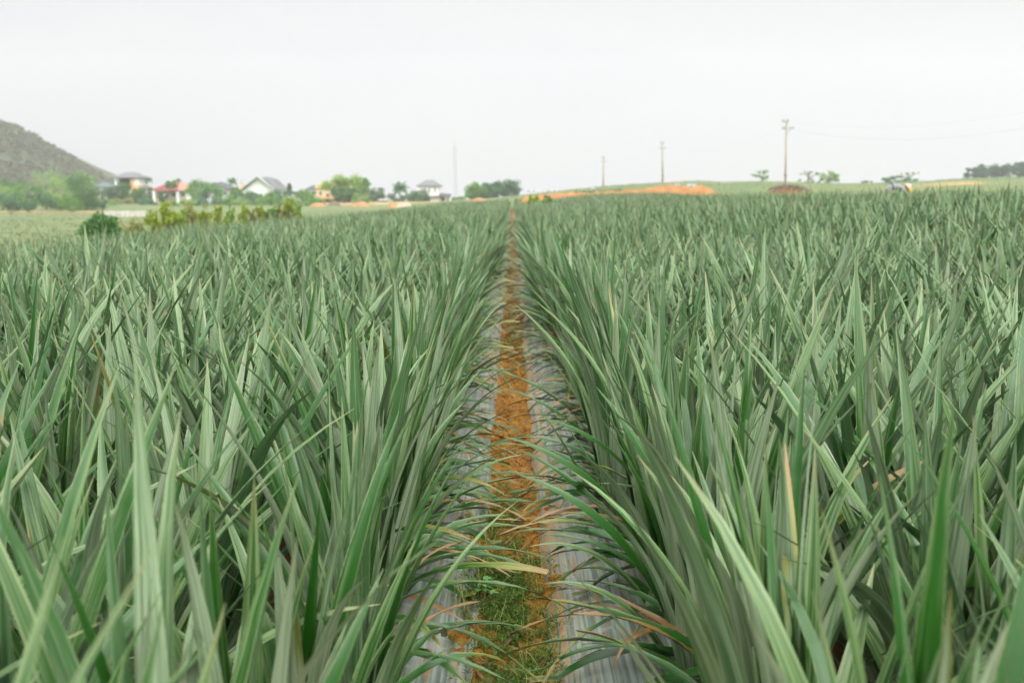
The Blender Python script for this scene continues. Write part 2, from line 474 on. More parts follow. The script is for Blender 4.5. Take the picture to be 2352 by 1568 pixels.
me = grid_mesh(xs, ys, ground_z, 'ground', mg, {'field': field_mask, 'bare': bare})
tag(link('ground', me), 'rolling farmland under and around the pineapple field', 'ground', None, 'structure')

# ------------------------------------------------------------------ furrow soil, film, weeds
ms = bpy.data.materials.new('furrow_soil'); n, l = nodes(ms); b = n['Principled BSDF']; b.inputs['Roughness'].default_value = .92; b.inputs['Specular IOR Level'].default_value = .15
tc = n.new('ShaderNodeTexCoord')
c = mixc(n,l,mrange(n,l,noise(5),.3,.7), (.26,.108,.012), (.39,.18,.025))
c = mixc(n,l,mrange(n,l,noise(40,8),.40,.62,0,.85), c, (.14,.060,.016))
c = mixc(n,l,mrange(n,l,noise(16,4),.6,.7,0,.6), c, (.50,.27,.09))
l.new(c, b.inputs['Base Color'])
bp = n.new('ShaderNodeBump'); bp.inputs['Strength'].default_value = .8; bp.inputs['Distance'].default_value = .012
l.new(noise(60,10), bp.inputs['Height']); l.new(bp.outputs[0], b.inputs['Normal'])
def soil_z(gx, gy):
    z = -.02 + .06*(fbm(gx*7, gy*5)-.47) + .045*(fbm(gx*28, gy*24)-.47) + .03*sstep(.10,.24,np.abs(gx))
    return z + ground(gx*0, gy)
ysoil = np.concatenate([np.arange(.9, 7, .013), np.arange(7, 16, .035), np.geomspace(16, 108, 160)])
me = grid_mesh(np.linspace(-.27, .27, 49), ysoil, soil_z, 'furrow_soil', ms)
tag(link('furrow_soil', me), 'bare orange clay soil along the bottom of the furrow', 'soil', None, 'structure')

mf = bpy.data.materials.new('mulch_film'); n, l = nodes(mf); b = n['Principled BSDF']
tc = n.new('ShaderNodeTexCoord')
st = noise(48, 6, stretch=(1.6,.022,1)); st2 = noise(110, 4, stretch=(1.3,.016,1))
c = mixc(n,l,mrange(n,l,st,.36,.64), (.105,.145,.118), (.31,.365,.31))
c = mixc(n,l,mrange(n,l,st2,.5,.7,0,.6), c, (.40,.45,.40))
c = mixc(n,l,mrange(n,l,noise(5.5,7),.48,.70,0,.4), c, (.27,.23,.15))
c = mixc(n,l,mrange(n,l,noise(14,3,stretch=(.35,1.4,1)),.60,.66,0,.35), c, (.44,.47,.45))
dm = mth(n,l,'MULTIPLY', mrange(n,l,noise(34,6,stretch=(1.2,.10,1)),.52,.62), mrange(n,l,noise(1.6,4),.40,.62,.08,1))
edge_d = mrange(n,l,attr(n,'edge'),.0,1.0,.0,.9)
dm = mth(n,l,'ADD', mth(n,l,'MULTIPLY',dm,.75), mth(n,l,'MULTIPLY',edge_d,mrange(n,l,st,.45,.6)), clamp=True)
c = mixc(n,l,dm, c, (.40,.185,.045))
l.new(c, b.inputs['Base Color']); b.inputs['Roughness'].default_value = .42; b.inputs['Specular IOR Level'].default_value = .5
bp = n.new('ShaderNodeBump'); bp.inputs['Strength'].default_value = .55; bp.inputs['Distance'].default_value = .006
l.new(mth(n,l,'ADD',st,mth(n,l,'MULTIPLY',st2,.5)), bp.inputs['Height']); l.new(bp.outputs[0], b.inputs['Normal'])
yf = np.concatenate([np.arange(.9, 8, .04), np.arange(8, 20, .12), np.geomspace(20, 108, 90)])
for sg, lab in ((-1, 'grey streaked plastic mulch film sheet left of the orange furrow'), (1, 'grey dirt-stained plastic mulch film sheet right of the orange furrow')):
    t = np.linspace(0, 1, 29)
    gt, gy = np.meshgrid(t, yf)
    inner = .125 + .022*(fbm(gy*1.3+sg*9, gy*0+3)-.47)*2 + .012*(vnoise(gy*9, gy*0+sg)-.5)
    gx = sg*(inner + (.80-inner)*gt)
    gz = ground(np.abs(gx)*0, gy) + .005 + .075*sstep(0,.45,gt) + .018*(fbm(gx*9+40, gy*2.1)-.47)*sstep(0,.1,gt) + .010*(fbm(gx*14+4+gy*6, gy*9)-.47)*sstep(0,.1,gt) + .006*(vnoise(gx*60, gy*.9)-.5)*sstep(0,.1,gt) - .02*(gt==0)
    idx = np.arange(gx.size).reshape(gx.shape)
    q = np.stack([idx[:-1,:-1], idx[:-1,1:], idx[1:,1:], idx[1:,:-1]], -1).reshape(-1,4)
    if sg < 0: q = q[:,::-1]
    me = np_mesh('mulch_film', np.stack([gx,gy,gz],-1), q, mf, {'edge': ((1-sstep(0,.22,gt))*(1. if sg > 0 else .25)).ravel()})
    tag(link('mulch_film', me), lab, 'mulch film', 'mulch film sheets')

# clods
def lumps(cx, cy, cz, r, rg):
    oc = np.array([(1,0,0),(-1,0,0),(0,1,0),(0,-1,0),(0,0,1),(0,0,-1)], float)
    of = np.array([(0,2,4),(2,1,4),(1,3,4),(3,0,4),(2,0,5),(1,2,5),(3,1,5),(0,3,5)])
    N = len(cx)
    v = oc[None]*rg.uniform(.6,1.25,(N,6,1))*r[:,None,None]*np.array([1,1,.7]) + np.stack([cx,cy,cz],-1)[:,None,:]
    f = of[None]+6*np.arange(N)[:,None,None]
    return v.reshape(-1,3), f.reshape(-1,3)
N = 2600
cy = 2.6+ 16*rs.rand(N)**1.6; cx = np.clip(rs.normal(0,.085,N),-.2,.2); r = .003+.016*rs.rand(N)**3
v, f = lumps(cx, cy, soil_z(cx, cy)+r*.25, r, rs)
tag(link('soil_clods', np_mesh('soil_clods', v, f, ms, None, False)), 'small crumbs of orange soil strewn along the furrow', 'soil clods', None, 'stuff')

# weeds: many little leaves on thin stems
M_WEED = foliage_material('weed_leaf', (.028,.075,.010), (.16,.25,.035), .3)
def sprigs(cx, cy, cz, h, rg, nl=9, ls=.014):
    N = len(cx)
    k = np.arange(nl)[None,:]
    a = rg.uniform(0,6.28,(N,1)) + k*2.4; t = (k+1)/nl
    ln = rg.normal(0,.35,(N,2))
    bx = cx[:,None] + ln[:,:1]*h[:,None]*t + .3*ls*np.cos(a); by = cy[:,None]+ln[:,1:]*h[:,None]*t + .3*ls*np.sin(a); bz = cz[:,None]+h[:,None]*t
    base = np.stack([bx,by,bz],-1).reshape(-1,3)
    M = N*nl
    return leaf_mesh(base, a.reshape(-1), ls*rg.uniform(.5,1.6,M), .32*ls*rg.uniform(.6,1.5,M), np.radians(rg.uniform(0,60,M)), np.radians(rg.uniform(0,50,M)), rg.rand(M), np.zeros(M), nseg=2, nac=1)
def cov(y):  # how weedy the furrow is along its length
    return np.interp(y, [2,3.7,3.95,4.3,5.0,5.3,6,8,8.6,12,13,20], [1,1,.65,.40,.38,.10,.06,.12,.45,.4,.2,.3])
N = 5000
wy = 2.2+ 2.0*rs.rand(N); wy = np.concatenate([wy, 3.9+1.6*rs.rand(1600), 5.5+16*rs.rand(2600)]); wx = np.concatenate([rs.normal(-.02,.105,N), rs.normal(-.045,.07,1600), rs.normal(0,.06,2600)])
ok = (rs.rand(len(wy)) < cov(wy)*np.exp(-(np.abs(wx+.02)/.17)**4)) & (np.abs(wx) < .25) & (rs.rand(len(wx)) < (.25+.9*sstep(.34,.60,fbm(wx*14+4,wy*7))))
wx, wy = wx[ok], wy[ok]
hh = rs.uniform(.006,.05,len(wx))*(1+.5*(rs.rand(len(wx))<.1))
v,q,a = sprigs(wx, wy, np.maximum(soil_z(wx,wy), np.where(np.abs(wx)>.125,.02,-1)), hh, rs, 10, .0145)
tag(link('ground_weeds', np_mesh('ground_weeds', v, q, M_WEED, a)), 'low green weeds carpeting the near end of the furrow', 'weeds', None, 'stuff')
N = 650
fy = 10+40*rs.rand(N)**1.4; fx = np.clip(rs.normal(0,.10,N),-.24,.24)
v,q,a = sprigs(fx, fy, soil_z(fx,fy)+.01, rs.uniform(.01,.06,N), rs, 7, .028)
tag(link('furrow_weeds', np_mesh('furrow_weeds', v, q, M_WEED, a)), 'scattered green weeds in the far part of the furrow', 'weeds', None, 'stuff')
# airy seed stalks leaning over the film
N = 90
sy = np.concatenate([rs.uniform(3.3,5.0,60), rs.uniform(2.8,4.2,30)]); sx = np.concatenate([rs.uniform(-.22,-.06,60), rs.uniform(.0,.17,30)]); sz = soil_z(sx,sy)
mbs_v=[];
n_ = N*5; rep = lambda x: np.repeat(x,5)
v1,q1,a1 = leaf_mesh(np.stack([rep(sx),rep(sy),rep(sz)],-1), rs.uniform(0,6.28,n_), rs.uniform(.05,.16,n_), np.full(n_,.0016), np.radians(rs.uniform(35,85,n_)), np.radians(rs.uniform(0,60,n_)), rs.rand(n_), np.zeros(n_), nseg=4, nac=1)
heads = v1.reshape(n_,5,2,3)[:,4,0,:]; hd = heads[rs.randint(0,n_,420)] + rs.normal(0,.012,(420,3))
v2,f2 = lumps(hd[:,0],hd[:,1],hd[:,2],np.full(420,.0016),rs)
M_SEED = foliage_material('weed_seed', (.12,.17,.03), (.34,.36,.09), 0)
me = np_mesh('seeding_weeds', v1, q1, M_SEED, a1); tag(link('seeding_weeds', me), 'wiry pale seed stalks of weeds along the film edge', 'weeds', None, 'stuff')
me = np_mesh('weed_seed_heads', v2, f2, M_SEED, {'tone': np.repeat(rs.rand(420),6)}, False)
o = link('weed_seed_heads', me, bpy.data.objects['seeding_weeds'])
# bright seedling with lobed leaves
M_SEEDLING = foliage_material('seedling_leaf', (.10,.27,.06), (.20,.42,.12), .35)
def on_ground(px, py):
    d = at(px, py, 1.0) - Vector((0,0,EYE)); return d*(EYE/-d.z)
sd_ = on_ground(1098, 1385); sdx, sdy = sd_.x, sd_.y
root = empty('clover_seedling', (sdx, sdy, .02), 'bright green lobed-leaf seedling growing beside the film edge', 'seedling')
N=16; a0 = rs.uniform(0,6.28,N); hh = rs.uniform(.03,.085,N); rr = rs.uniform(.01,.055,N)
bs = np.stack([rr*np.cos(a0), rr*np.sin(a0), hh],-1); bs = np.repeat(bs,3,0); a3 = np.repeat(a0,3)+np.tile([-1.2,0,1.2],N)
v,q,a = leaf_mesh(bs, a3, rs.uniform(.022,.034,N*3), np.full(N*3,.020), np.radians(rs.uniform(0,25,N*3)), np.radians(np.full(N*3,25.)), np.repeat(rs.rand(N),3), np.zeros(N*3), nseg=4, nac=2, depth=.1, blunt=np.zeros(N*3,bool))
link('leaves', np_mesh('leaves', v, q, M_SEEDLING, a), root)
m_ = MB()
for i in range(N): m_.tube([(0,0,-.01),(rr[i]*.4*math.cos(a0[i]),rr[i]*.4*math.sin(a0[i]),hh[i]*.6),(rr[i]*math.cos(a0[i]),rr[i]*math.sin(a0[i]),hh[i])],.0012,5)
m_.build('stem', M_WEED, root)
# dry straw
M_STRAW = mat('dry_straw', (.42,.27,.12), (.26,.15,.07), scale=8, rough=.9)
N = 260
y0 = np.concatenate([rs.normal(5.5,.25,190), rs.uniform(3,10,70)]); x0 = np.concatenate([rs.normal(.06,.07,190), rs.normal(0,.08,70)])
v,q,a = leaf_mesh(np.stack([x0,y0,soil_z(x0,y0)+rs.uniform(.006,.03,N)],-1), rs.uniform(0,6.28,N), rs.uniform(.04,.16,N), rs.uniform(.0015,.004,N), np.radians(rs.uniform(-8,12,N)), np.radians(rs.uniform(0,15,N)), rs.rand(N), np.zeros(N), drift=rs.uniform(-1.5,1.5,N), nseg=4, nac=1)
tag(link('dry_straw', np_mesh('dry_straw', v, q, M_STRAW, a)), 'tangle of dry straw lying across the furrow soil', 'straw', None, 'stuff')
M_LITTER = mat('leaf_litter', (.24,.14,.06), (.10,.06,.03), scale=14, rough=.9)
N = 230
y0 = 3+ 15*rs.rand(N)**1.3; x0 = rs.normal(0,.13,N); zz = np.maximum(soil_z(x0,y0), np.where(np.abs(x0)>.125,.012,-1))
v,q,a = leaf_mesh(np.stack([x0,y0,zz+rs.uniform(.004,.02,N)],-1), rs.uniform(0,6.28,N), rs.uniform(.05,.20,N), rs.uniform(.006,.018,N), np.radians(rs.uniform(-3,14,N)), np.radians(rs.uniform(0,22,N)), rs.rand(N), np.zeros(N), drift=rs.uniform(-.9,.9,N), twist=rs.uniform(-1.5,1.5,N), nseg=6, nac=1)
tag(link('leaf_litter', np_mesh('leaf_litter', v, q, M_LITTER, a)), 'brown dead leaf scraps littering the furrow floor', 'leaf litter', None, 'stuff')
# a fallen dried leaf on the soil
p = on_ground(1180, 1315)
v,q,a = leaf_mesh(np.array([[-.045,0,.012]]), np.array([.12]), np.array([.095]), np.array([.012]), np.array([.1]), np.array([.3]), np.array([.9]), np.array([1.0]), nseg=8, nac=2, blunt=np.array([True]), wave=.002)
M_DEAD = mat('dead_leaf', (.52,.37,.24), (.36,.23,.13), scale=30, rough=.9)
o = link('fallen_leaf', np_mesh('fallen_leaf', v, q, M_DEAD, a)); o.location = (p.x, p.y, .0); tag(o, 'pale dried leaf scrap lying on orange soil in the furrow', 'leaf')

# ------------------------------------------------------------------ trees
TREE_MATS = {
 'dark':  foliage_material('leaf_dark', (.045,.125,.032), (.13,.27,.075), .35),
 'mid':   foliage_material('leaf_mid', (.07,.19,.032), (.20,.39,.08), .35),
 'bright':foliage_material('leaf_bright', (.12,.245,.025), (.31,.46,.08), .35),
 'pale':  foliage_material('leaf_pale', (.14,.25,.065), (.31,.46,.15), .35),
 'blue':  foliage_material('leaf_bluegreen', (.055,.145,.068), (.15,.275,.125), .35),
 'yellow':foliage_material('leaf_yellow', (.17,.26,.025), (.40,.47,.075), .4),
 'pine':  foliage_material('leaf_pine', (.030,.088,.045), (.085,.175,.09)),
 'olive': foliage_material('leaf_olive', (.17,.19,.045), (.38,.37,.12), .4),
}
M_BARK = mat('bark', (.20,.16,.11), (.10,.08,.06), scale=4, rough=.95)
M_PALEBARK = mat('pale_bark', (.38,.34,.27), (.22,.18,.14), scale=4, rough=.95)

def leaf_cloud(centres, rad, per, size, rg, flat=.8):
    """leaf-sized quads clustered round clump centres; one tone per clump plus jitter"""
    C = np.repeat(centres, per, 0); Rr = np.repeat(rad, per)
    N = len(C)
    d = rg.normal(0,1,(N,3)); d /= np.linalg.norm(d,axis=1,keepdims=True)
    P = C + d*(Rr*rg.uniform(.25,1.08,N))[:,None]*np.array([1,1,flat])
    a = rg.normal(0,1,(N,3)); a /= np.linalg.norm(a,axis=1,keepdims=True)
    b_ = np.cross(a, rg.normal(0,1,(N,3))); b_ /= np.linalg.norm(b_,axis=1,keepdims=True)+1e-6
    s1 = (size*rg.uniform(.6,1.5,N))[:,None]; s2 = (size*rg.uniform(.35,.8,N))[:,None]
    v = np.stack([P-a*s1, P-b_*s2, P+a*s1, P+b_*s2], 1)
    q = np.arange(N*4).reshape(N,4)
    tn = np.clip(np.repeat(rg.rand(len(centres)),per)*.7 + rg.uniform(-.15,.45,N), 0, 1)
    return v.reshape(-1,3), q, {'tone': np.repeat(tn,4)}

def tree(name, label, cat, px, ytop, ybot, wpx, Yd, kind, dens=1.0, group=None, lobes=None, trunk=True, leaf=None, seed=0, pale=False, flat=.8, clumps=None, cyl=False, open_=0.0):
    rg = np.random.RandomState(seed*7+int(px))
    c = at(px, (ytop+ybot)/2, Yd); gz = float(ground(c.x, Yd)); 
    k = Yd/FOC
    H = (ybot-ytop)*k*1.12; W = wpx*k*1.3
    base = Vector((c.x, Yd, gz))
    root = empty(name, base, label, cat, group)
    cz = Z_at((ytop+ybot)/2, Yd) - gz
    nc = clumps or max(10, int(26*dens))
    th = rg.uniform(0,6.28,nc); uu = rg.uniform(-1,1,nc); rr = np.cbrt(rg.uniform(.15,1,nc))
    if cyl: hx = rr*.75*np.clip(1.05-np.abs(uu)**3*.9,0.1,1)
    else: hx = rr*np.sqrt(1-uu**2*.9)
    lob = 1+.22*np.sin(th*3+rg.rand()*6)
    cen = np.stack([hx*lob*np.cos(th)*W*.42, hx*np.sin(th)*W*.40, cz+uu*rr*H*.42], -1)
    rad = rg.uniform(.13,.25,nc)*min(W,H*1.3)
    ls = leaf or max(.10, Yd*.00075)
    per = int(max(18, 110*dens*(1-open_)))
    v,q,a = leaf_cloud(cen, rad, per, ls, rg, flat)
    link('crown', np_mesh('crown', v, q, TREE_MATS[kind], a, False), root)
    if trunk:
        t = MB(); r0 = max(.06, .035*W)
        top = Vector((rg.normal(0,.05)*W, 0, cz+H*.1))
        t.tube([(0,0,-.3),(rg.normal(0,.02)*W,0,cz*.4),top*.8,top], [r0,r0*.8,r0*.6,r0*.35], 7)
        for j in rg.choice(nc, min(nc, 9), False):
            s0 = top*rg.uniform(.35,.85); e_ = Vector(cen[j]); 
            t.tube([s0, s0.lerp(e_,.55)+Vector((0,0,.05*H)), e_], [r0*.45,r0*.28,r0*.10], 5)
        t.build('trunk', M_PALEBARK if pale else M_BARK, root, True)
    return root

GT = 'trees and bushes along the village edge'
D1 = 225
T = [ # px ytop ybot w D kind dens label
 ('tree','dark green rounded tree at the far left below the hill','tree', 22,412,462,66,D1+25,'dark',1.3),
 ('bush','blue-green leafy bush mass spreading low at the far left','bush', 48,444,484,130,D1-25,'blue',1.5),
 ('tree','tall pale thin-leaved tree left of the dense dark green tree','tree', 103,394,470,80,D1,'pale',1.0),
 ('tree','slender pale tree with two bare trunks before the dark tree','tree', 138,416,468,52,D1-18,'pale',.8),
 ('tree','dense dark green tree standing left of the teal-roofed house','tree', 180,404,482,72,D1-5,'dark',1.6),
 ('tree','light green feathery tree behind the dense dark tree','tree', 192,392,446,72,D1+30,'pale',.8),
 ('bush','grey-green bush at the foot of the teal-roofed house','bush', 216,442,482,42,D1,'blue',1.0),
 ('tree','round grey-green tree between teal-roofed house and tower house','tree', 263,426,466,38,285,'blue',1.1),
 ('tree','dark green tree in front of the tower house wall','tree', 294,421,472,36,283,'dark',1.1),
 ('tree','round dark tree below the orange panel of the tower house','tree', 323,434,474,32,282,'dark',1.1),
 ('bush','olive bush in front of the tower house trees','bush', 285,452,480,38,270,'olive',.9),
 ('tree','narrow dark tree touching the red roof on its left','tree', 347,430,470,13,300,'dark',.9),
 ('bush','low dark bush under the left end of the red-roofed house','bush', 335,458,484,44,262,'blue',.9),
 ('tree','dark leafy tree under the porch of the red-roofed house','tree', 375,438,470,16,288,'dark',.9),
 ('bush','climbing green plant sprawling over the red roof','bush', 393,415,434,18,289,'mid',.7),
 ('tree','broad mid-green tree between red-roofed house and grey shed','tree', 473,419,464,70,280,'mid',1.4),
 ('tree','grey-green tree hiding the left gable of the white house','tree', 578,441,470,40,275,'blue',1.0),
 ('tree','hazy green tree right of the white gabled house door','tree', 648,436,470,48,278,'blue',.9),
 ('tree','round yellow-green tree before the low grey roofs','tree', 700,438,474,36,268,'mid',1.0),
 ('tree','large broad green tree covering the yellow house','tree', 798,405,452,88,280,'bright',1.7),
 ('tree','dark green upright tree at the right of the broad tree','tree', 833,408,442,30,284,'mid',.9),
 ('tree','dark lower green tree right before the yellow house','tree', 790,434,462,70,272,'dark',1.2),
 ('tree','small yellow-green tree with pale trunk by orange heaps','tree', 830,442,470,32,266,'bright',.8),
 ('tree','smooth dark grey-green tree left of the coconut palm','tree', 861,433,464,44,320,'blue',1.2),
 ('bush','dark bush row under the coconut palm','bush', 925,446,472,84,318,'blue',1.3),
 ('tree','small grey-green tree against the two-storey white house','tree', 962,437,468,36,298,'blue',.9),
 ('bush','low green shrub right of the two-storey white house','bush', 1052,452,468,44,330,'mid',.8),
 ('tree','mid-green bushy tree in front of the tall pale tree','tree', 66,424,478,70,D1-10,'mid',1.2),
 ('tree','pale green tree at the left frame edge below the hill','tree', 4,428,474,60,D1-8,'pale',1.3),
 ('bush','thick green bush right of the dense dark tree foot','bush', 160,452,484,60,D1-22,'mid',1.0),
 ('tree','small mid-green tree between the grey shed and white house','tree', 541,430,466,26,284,'mid',1.0),
 ('tree','bushy green tree behind the right half of the shrub row','tree', 625,444,476,44,270,'mid',1.1),
 ('bush','grey-green hedge bush below the broad mid-green tree','bush', 470,452,482,60,255,'blue',1.0),
 ('bush','mid-green bush in front of the grey shed wall','bush', 520,448,482,46,258,'mid',.9),
 ('bush','pale green bush below the left end of the white house','bush', 555,455,482,40,256,'pale',1.0),
 ('bush','olive-green bush in front of the white house steps','bush', 610,456,482,50,255,'mid',.9),
 ('bush','pale green bush in front of the conifer','bush', 668,452,480,46,254,'pale',.9),
 ('bush','low green bush left of the cream-yellow house','bush', 722,452,476,44,252,'mid',.9),
 ('bush','pale bush between teal-roofed house and olive bush','bush', 250,458,484,46,255,'pale',.9),
 ('bush','yellow-green bush at the foot of the red-roofed house','bush', 415,455,484,60,250,'bright',.9),
 ('tree','bright green tree at the left end of the ridge grove','tree', 1092,420,462,36,275,'mid',1.2),
 ('tree','blue-grey tree second from the left in the ridge grove','tree', 1118,423,462,38,283,'blue',1.2),
 ('tree','dark blue-grey upright tree in the middle of the ridge grove','tree', 1140,418,460,28,286,'pine',1.1),
 ('tree','round hazy green tree at the right end of the ridge grove','tree', 1168,416,456,46,280,'blue',1.3),
]
for i,(nm,lb,ct,px,yt,yb,w,Yd,kd,dn) in enumerate(T):
    tree(nm, lb, ct, px, yt, yb, w, Yd, kd, dn, GT, seed=i, trunk=(nm=='tree'), pale=(kd in ('pale','bright')), open_=.35 if kd=='pale' else 0)
GR = 'trees on the right horizon'
T2 = [
 ('tree','thin airy green tree left of the brown mound pole','tree', 1750,392,412,40,235,'mid',.45),
 ('tree','flat-topped airy tree just right of the mound pole','tree', 1857,393,402,42,240,'pale',.4),
 ('bush','low green bush under the airy tree right of the mound','bush', 1866,409,422,58,236,'mid',.5),
 ('tree','airy grey-green tree with bluish base right of the mound','tree', 1905,393,420,48,245,'pale',.7),
 ('bush','small bush on the horizon halfway to the bending farmer','bush', 1995,415,427,34,260,'mid',.6),
 ('bush','hazy wide bush behind the bending farmer','bush', 2070,404,428,76,300,'blue',1.1),
 ('tree','thin umbrella-topped tree above the bush behind the farmer','tree', 2090,395,401,36,310,'pale',.4),
 ('tree','dark pine at the left end of the right horizon grove','tree', 2238,386,410,44,420,'pine',1.0),
 ('tree','second dark pine in the right horizon grove, taller','tree', 2264,377,408,44,425,'pine',1.1),
 ('tree','third dark pine in the right horizon grove','tree', 2292,380,408,36,430,'pine',1.0),
 ('tree','fourth pine above the gap of trunks in the right grove','tree', 2320,376,398,40,424,'pine',1.0),
 ('tree','dark pine at the picture edge of the right grove','tree', 2345,376,408,40,418,'pine',1.1),
 ('tree','lighter green tree behind the rightmost pine','tree', 2362,370,384,44,440,'mid',.7),
]
for i,(nm,lb,ct,px,yt,yb,w,Yd,kd,dn) in enumerate(T2):
    tree(nm, lb, ct, px, yt, yb, w, Yd, kd, dn, GR, seed=i+60, trunk=(nm=='tree'), open_=.2, flat=.55 if kd!='pine' else .8)

# shrub row beyond the left edge of the field
GS = 'shrub row beyond the left field edge'
SH = [(230,487,540,96,25.5,'dark',3.6,'dense dark green dome-shaped bush at the left field edge'),
      (300,492,530,60,30,'olive',.8,'thin olive shrub right of the dark domed bush'),
      (352,474,515,42,30,'yellow',1.1,'lower left lobe of yellow-green bush beside the domed bush'),
      (385,459,512,62,31,'yellow',1.9,'tall full yellow-green bush brightest in the shrub row'),
      (436,466,505,46,36,'olive',.7,'thin brownish shrub just right of the brightest yellow bush'),
      (468,462,500,36,39,'yellow',.8,'loose yellow-green shrub, second right of the brightest bush'),
      (500,464,498,32,40,'yellow',.9,'narrow yellow-green shrub with dark foot in mid row'),
      (556,461,488,30,45,'yellow',1.0,'yellow-green shrub on one brown stem below white house'),
      (597,456,486,26,47,'yellow',.8,'slim upright yellow shrub below the white house door'),
      (612,468,497,12,47,'mid',.7,'small dark green columnar shrub in the shrub row'),
      (645,458,486,26,50,'olive',.7,'thin olive shrub left of the last round shrub'),
      (667,456,484,38,50,'yellow',1.1,'round yellow-green shrub on a stem, last of the row')]
SH += [(415,468,512,36,33,'bright',.8,'loose green shrub right beside the brightest yellow bush'),
      (526,468,496,30,43,'bright',.7,'small loose green shrub in the middle of the shrub row'),
      (578,470,492,26,47,'olive',.6,'low thin brownish shrub between two stemmed yellow shrubs'),
      (630,464,490,24,50,'pale',.6,'thin pale green shrub near the right end of the row'),
      (684,462,484,22,52,'bright',.5,'wispy green sapling right of the last round shrub')]
def shrub(px, yt, yb, w, Yd, kd, dn, lb, seed):
    rg=np.random.RandomState(seed); c=at(px,yt,Yd); gz=float(ground(c.x,Yd)); H=c.z-gz; W=w*Yd/FOC
    zb=max(.12, at(px,yb,Yd).z-gz)
    root=empty('shrub',(c.x,Yd,gz),lb,'shrub',GS)
    ns=int(6+5*dn+W*6); st=MB(); cen=[]; rad=[]
    for k in range(ns):
        a=rg.uniform(0,6.28); r=W*.46*math.sqrt(rg.rand()); h=H*(1-.30*rg.rand()**1.5-.25*(r/(W*.46))**2); lean=Vector((math.cos(a)*r,math.sin(a)*r,h))
        b0=Vector((lean.x*.12,lean.y*.12,-.05)); mid=b0.lerp(lean,.5)+Vector((lean.x*.08,lean.y*.08,0))
        st.tube([b0,mid,lean],[.016,.011,.004],5)
        for q in range(int(4+4*dn)):
            t=rg.uniform(zb/h if zb<h*.9 else .6,1.0); p=b0.lerp(lean,t); cen.append((p.x+rg.normal(0,.06)*W,p.y+rg.normal(0,.06)*W,p.z)); rad.append(rg.uniform(.05,.13)*max(.5,min(W,1.2)))
    v,q,a=leaf_cloud(np.array(cen),np.array(rad),15,max(.034,Yd*.001),rg,1.5)
    link('crown',np_mesh('crown',v,q,TREE_MATS[kd],a,False),root); st.build('stems',M_BARK,root,True)
SH += [(1226,446,456,34,84,'bright',.9,'green weedy clump before the left end of the orange bank'),
      (1258,447,455,24,82,'mid',.8,'darker green weedy clump before the left part of the orange bank')]
for i,(px,yt,yb,w,Yd,kd,dn,lb) in enumerate(SH): shrub(px,yt,yb,w,Yd,kd,dn,lb,i+100)

# palms
def palm(name, label, px, ytop, Yd, hcrown, nf, lf, group=None, seed=1, trunk_r=.16):
    rg = np.random.RandomState(seed)
    c = at(px, ytop, Yd); gz = float(ground(c.x, Yd))
    root = empty(name, (c.x, Yd, gz), label, 'palm tree', group)
    h = c.z - gz - hcrown
    t = MB(); t.tube([(0,0,-.4),(.15,0,h*.5),(.05,0,h)], [trunk_r*1.3, trunk_r, trunk_r*.8], 8); t.build('trunk', M_PALEBARK, root, True)
    az = np.arange(nf)*2.4 + rg.uniform(-.2,.2,nf); e0 = np.radians(np.linspace(-5,82,nf))
    # fronds: rachis strip plus hanging leaflets
    vs=[];qs=[];off=0
    ta=[]
    for i in range(nf):
        L = lf*rg.uniform(.8,1.1); pts_=[]; p=Vector((.05,0,h)); e=e0[i]
        for s in range(9):
            pts_.append(p.copy()); p = p + Vector((math.cos(e)*math.cos(az[i]), math.cos(e)*math.sin(az[i]), math.sin(e)))*(L/8); e -= R(11)
        for s in range(1,9):
            d=(pts_[s]-pts_[s-1]).normalized(); sd=d.cross(Vector((0,0,1))).normalized()
            for sg in (-1,1):
                for o_ in (0,.5):
                    a0=pts_[s-1].lerp(pts_[s],o_); wl = lf*.26*math.sin(math.pi*min(.95,(s+o_)/9+.1))+.1
                    tip=a0+sd*sg*wl+d*wl*.5-Vector((0,0,wl*.55))
                    w_=d*lf*.035
                    vs+= [a0-w_,a0+w_,tip+w_*.5,tip-w_*.5]; qs.append((off,off+1,off+2,off+3)); off+=4; ta+=[rg.rand()]*4
    link('fronds', np_mesh('fronds', np.array([tuple(v) for v in vs]), np.array(qs), TREE_MATS['blue'], {'tone':np.array(ta)}, False), root)
palm('coconut_palm', 'tall coconut palm left of the two-storey white house', 918, 414, 310, 2.6, 17, 3.8, None, 3)
palm('palm_tree', 'thin areca palm between tower house and red-roofed house', 342, 407, 305, 1.0, 8, 1.7, 'small palms among the houses', 5, .11)
palm('palm_tree', 'small palm rising behind the grey shed roof', 533, 406, 305, 1.6, 11, 2.4, 'small palms among the houses', 7, .11)
palm('palm_tree', 'little palm top peeking over the red roof', 408, 412, 310, .8, 7, 2.0, 'small palms among the houses', 9, .1)
tree('conifer', 'dark narrow conifer right of the white gabled house', 'conifer', 665, 418, 452, 9, 282, 'dark', 1.2, seed=301, cyl=True)

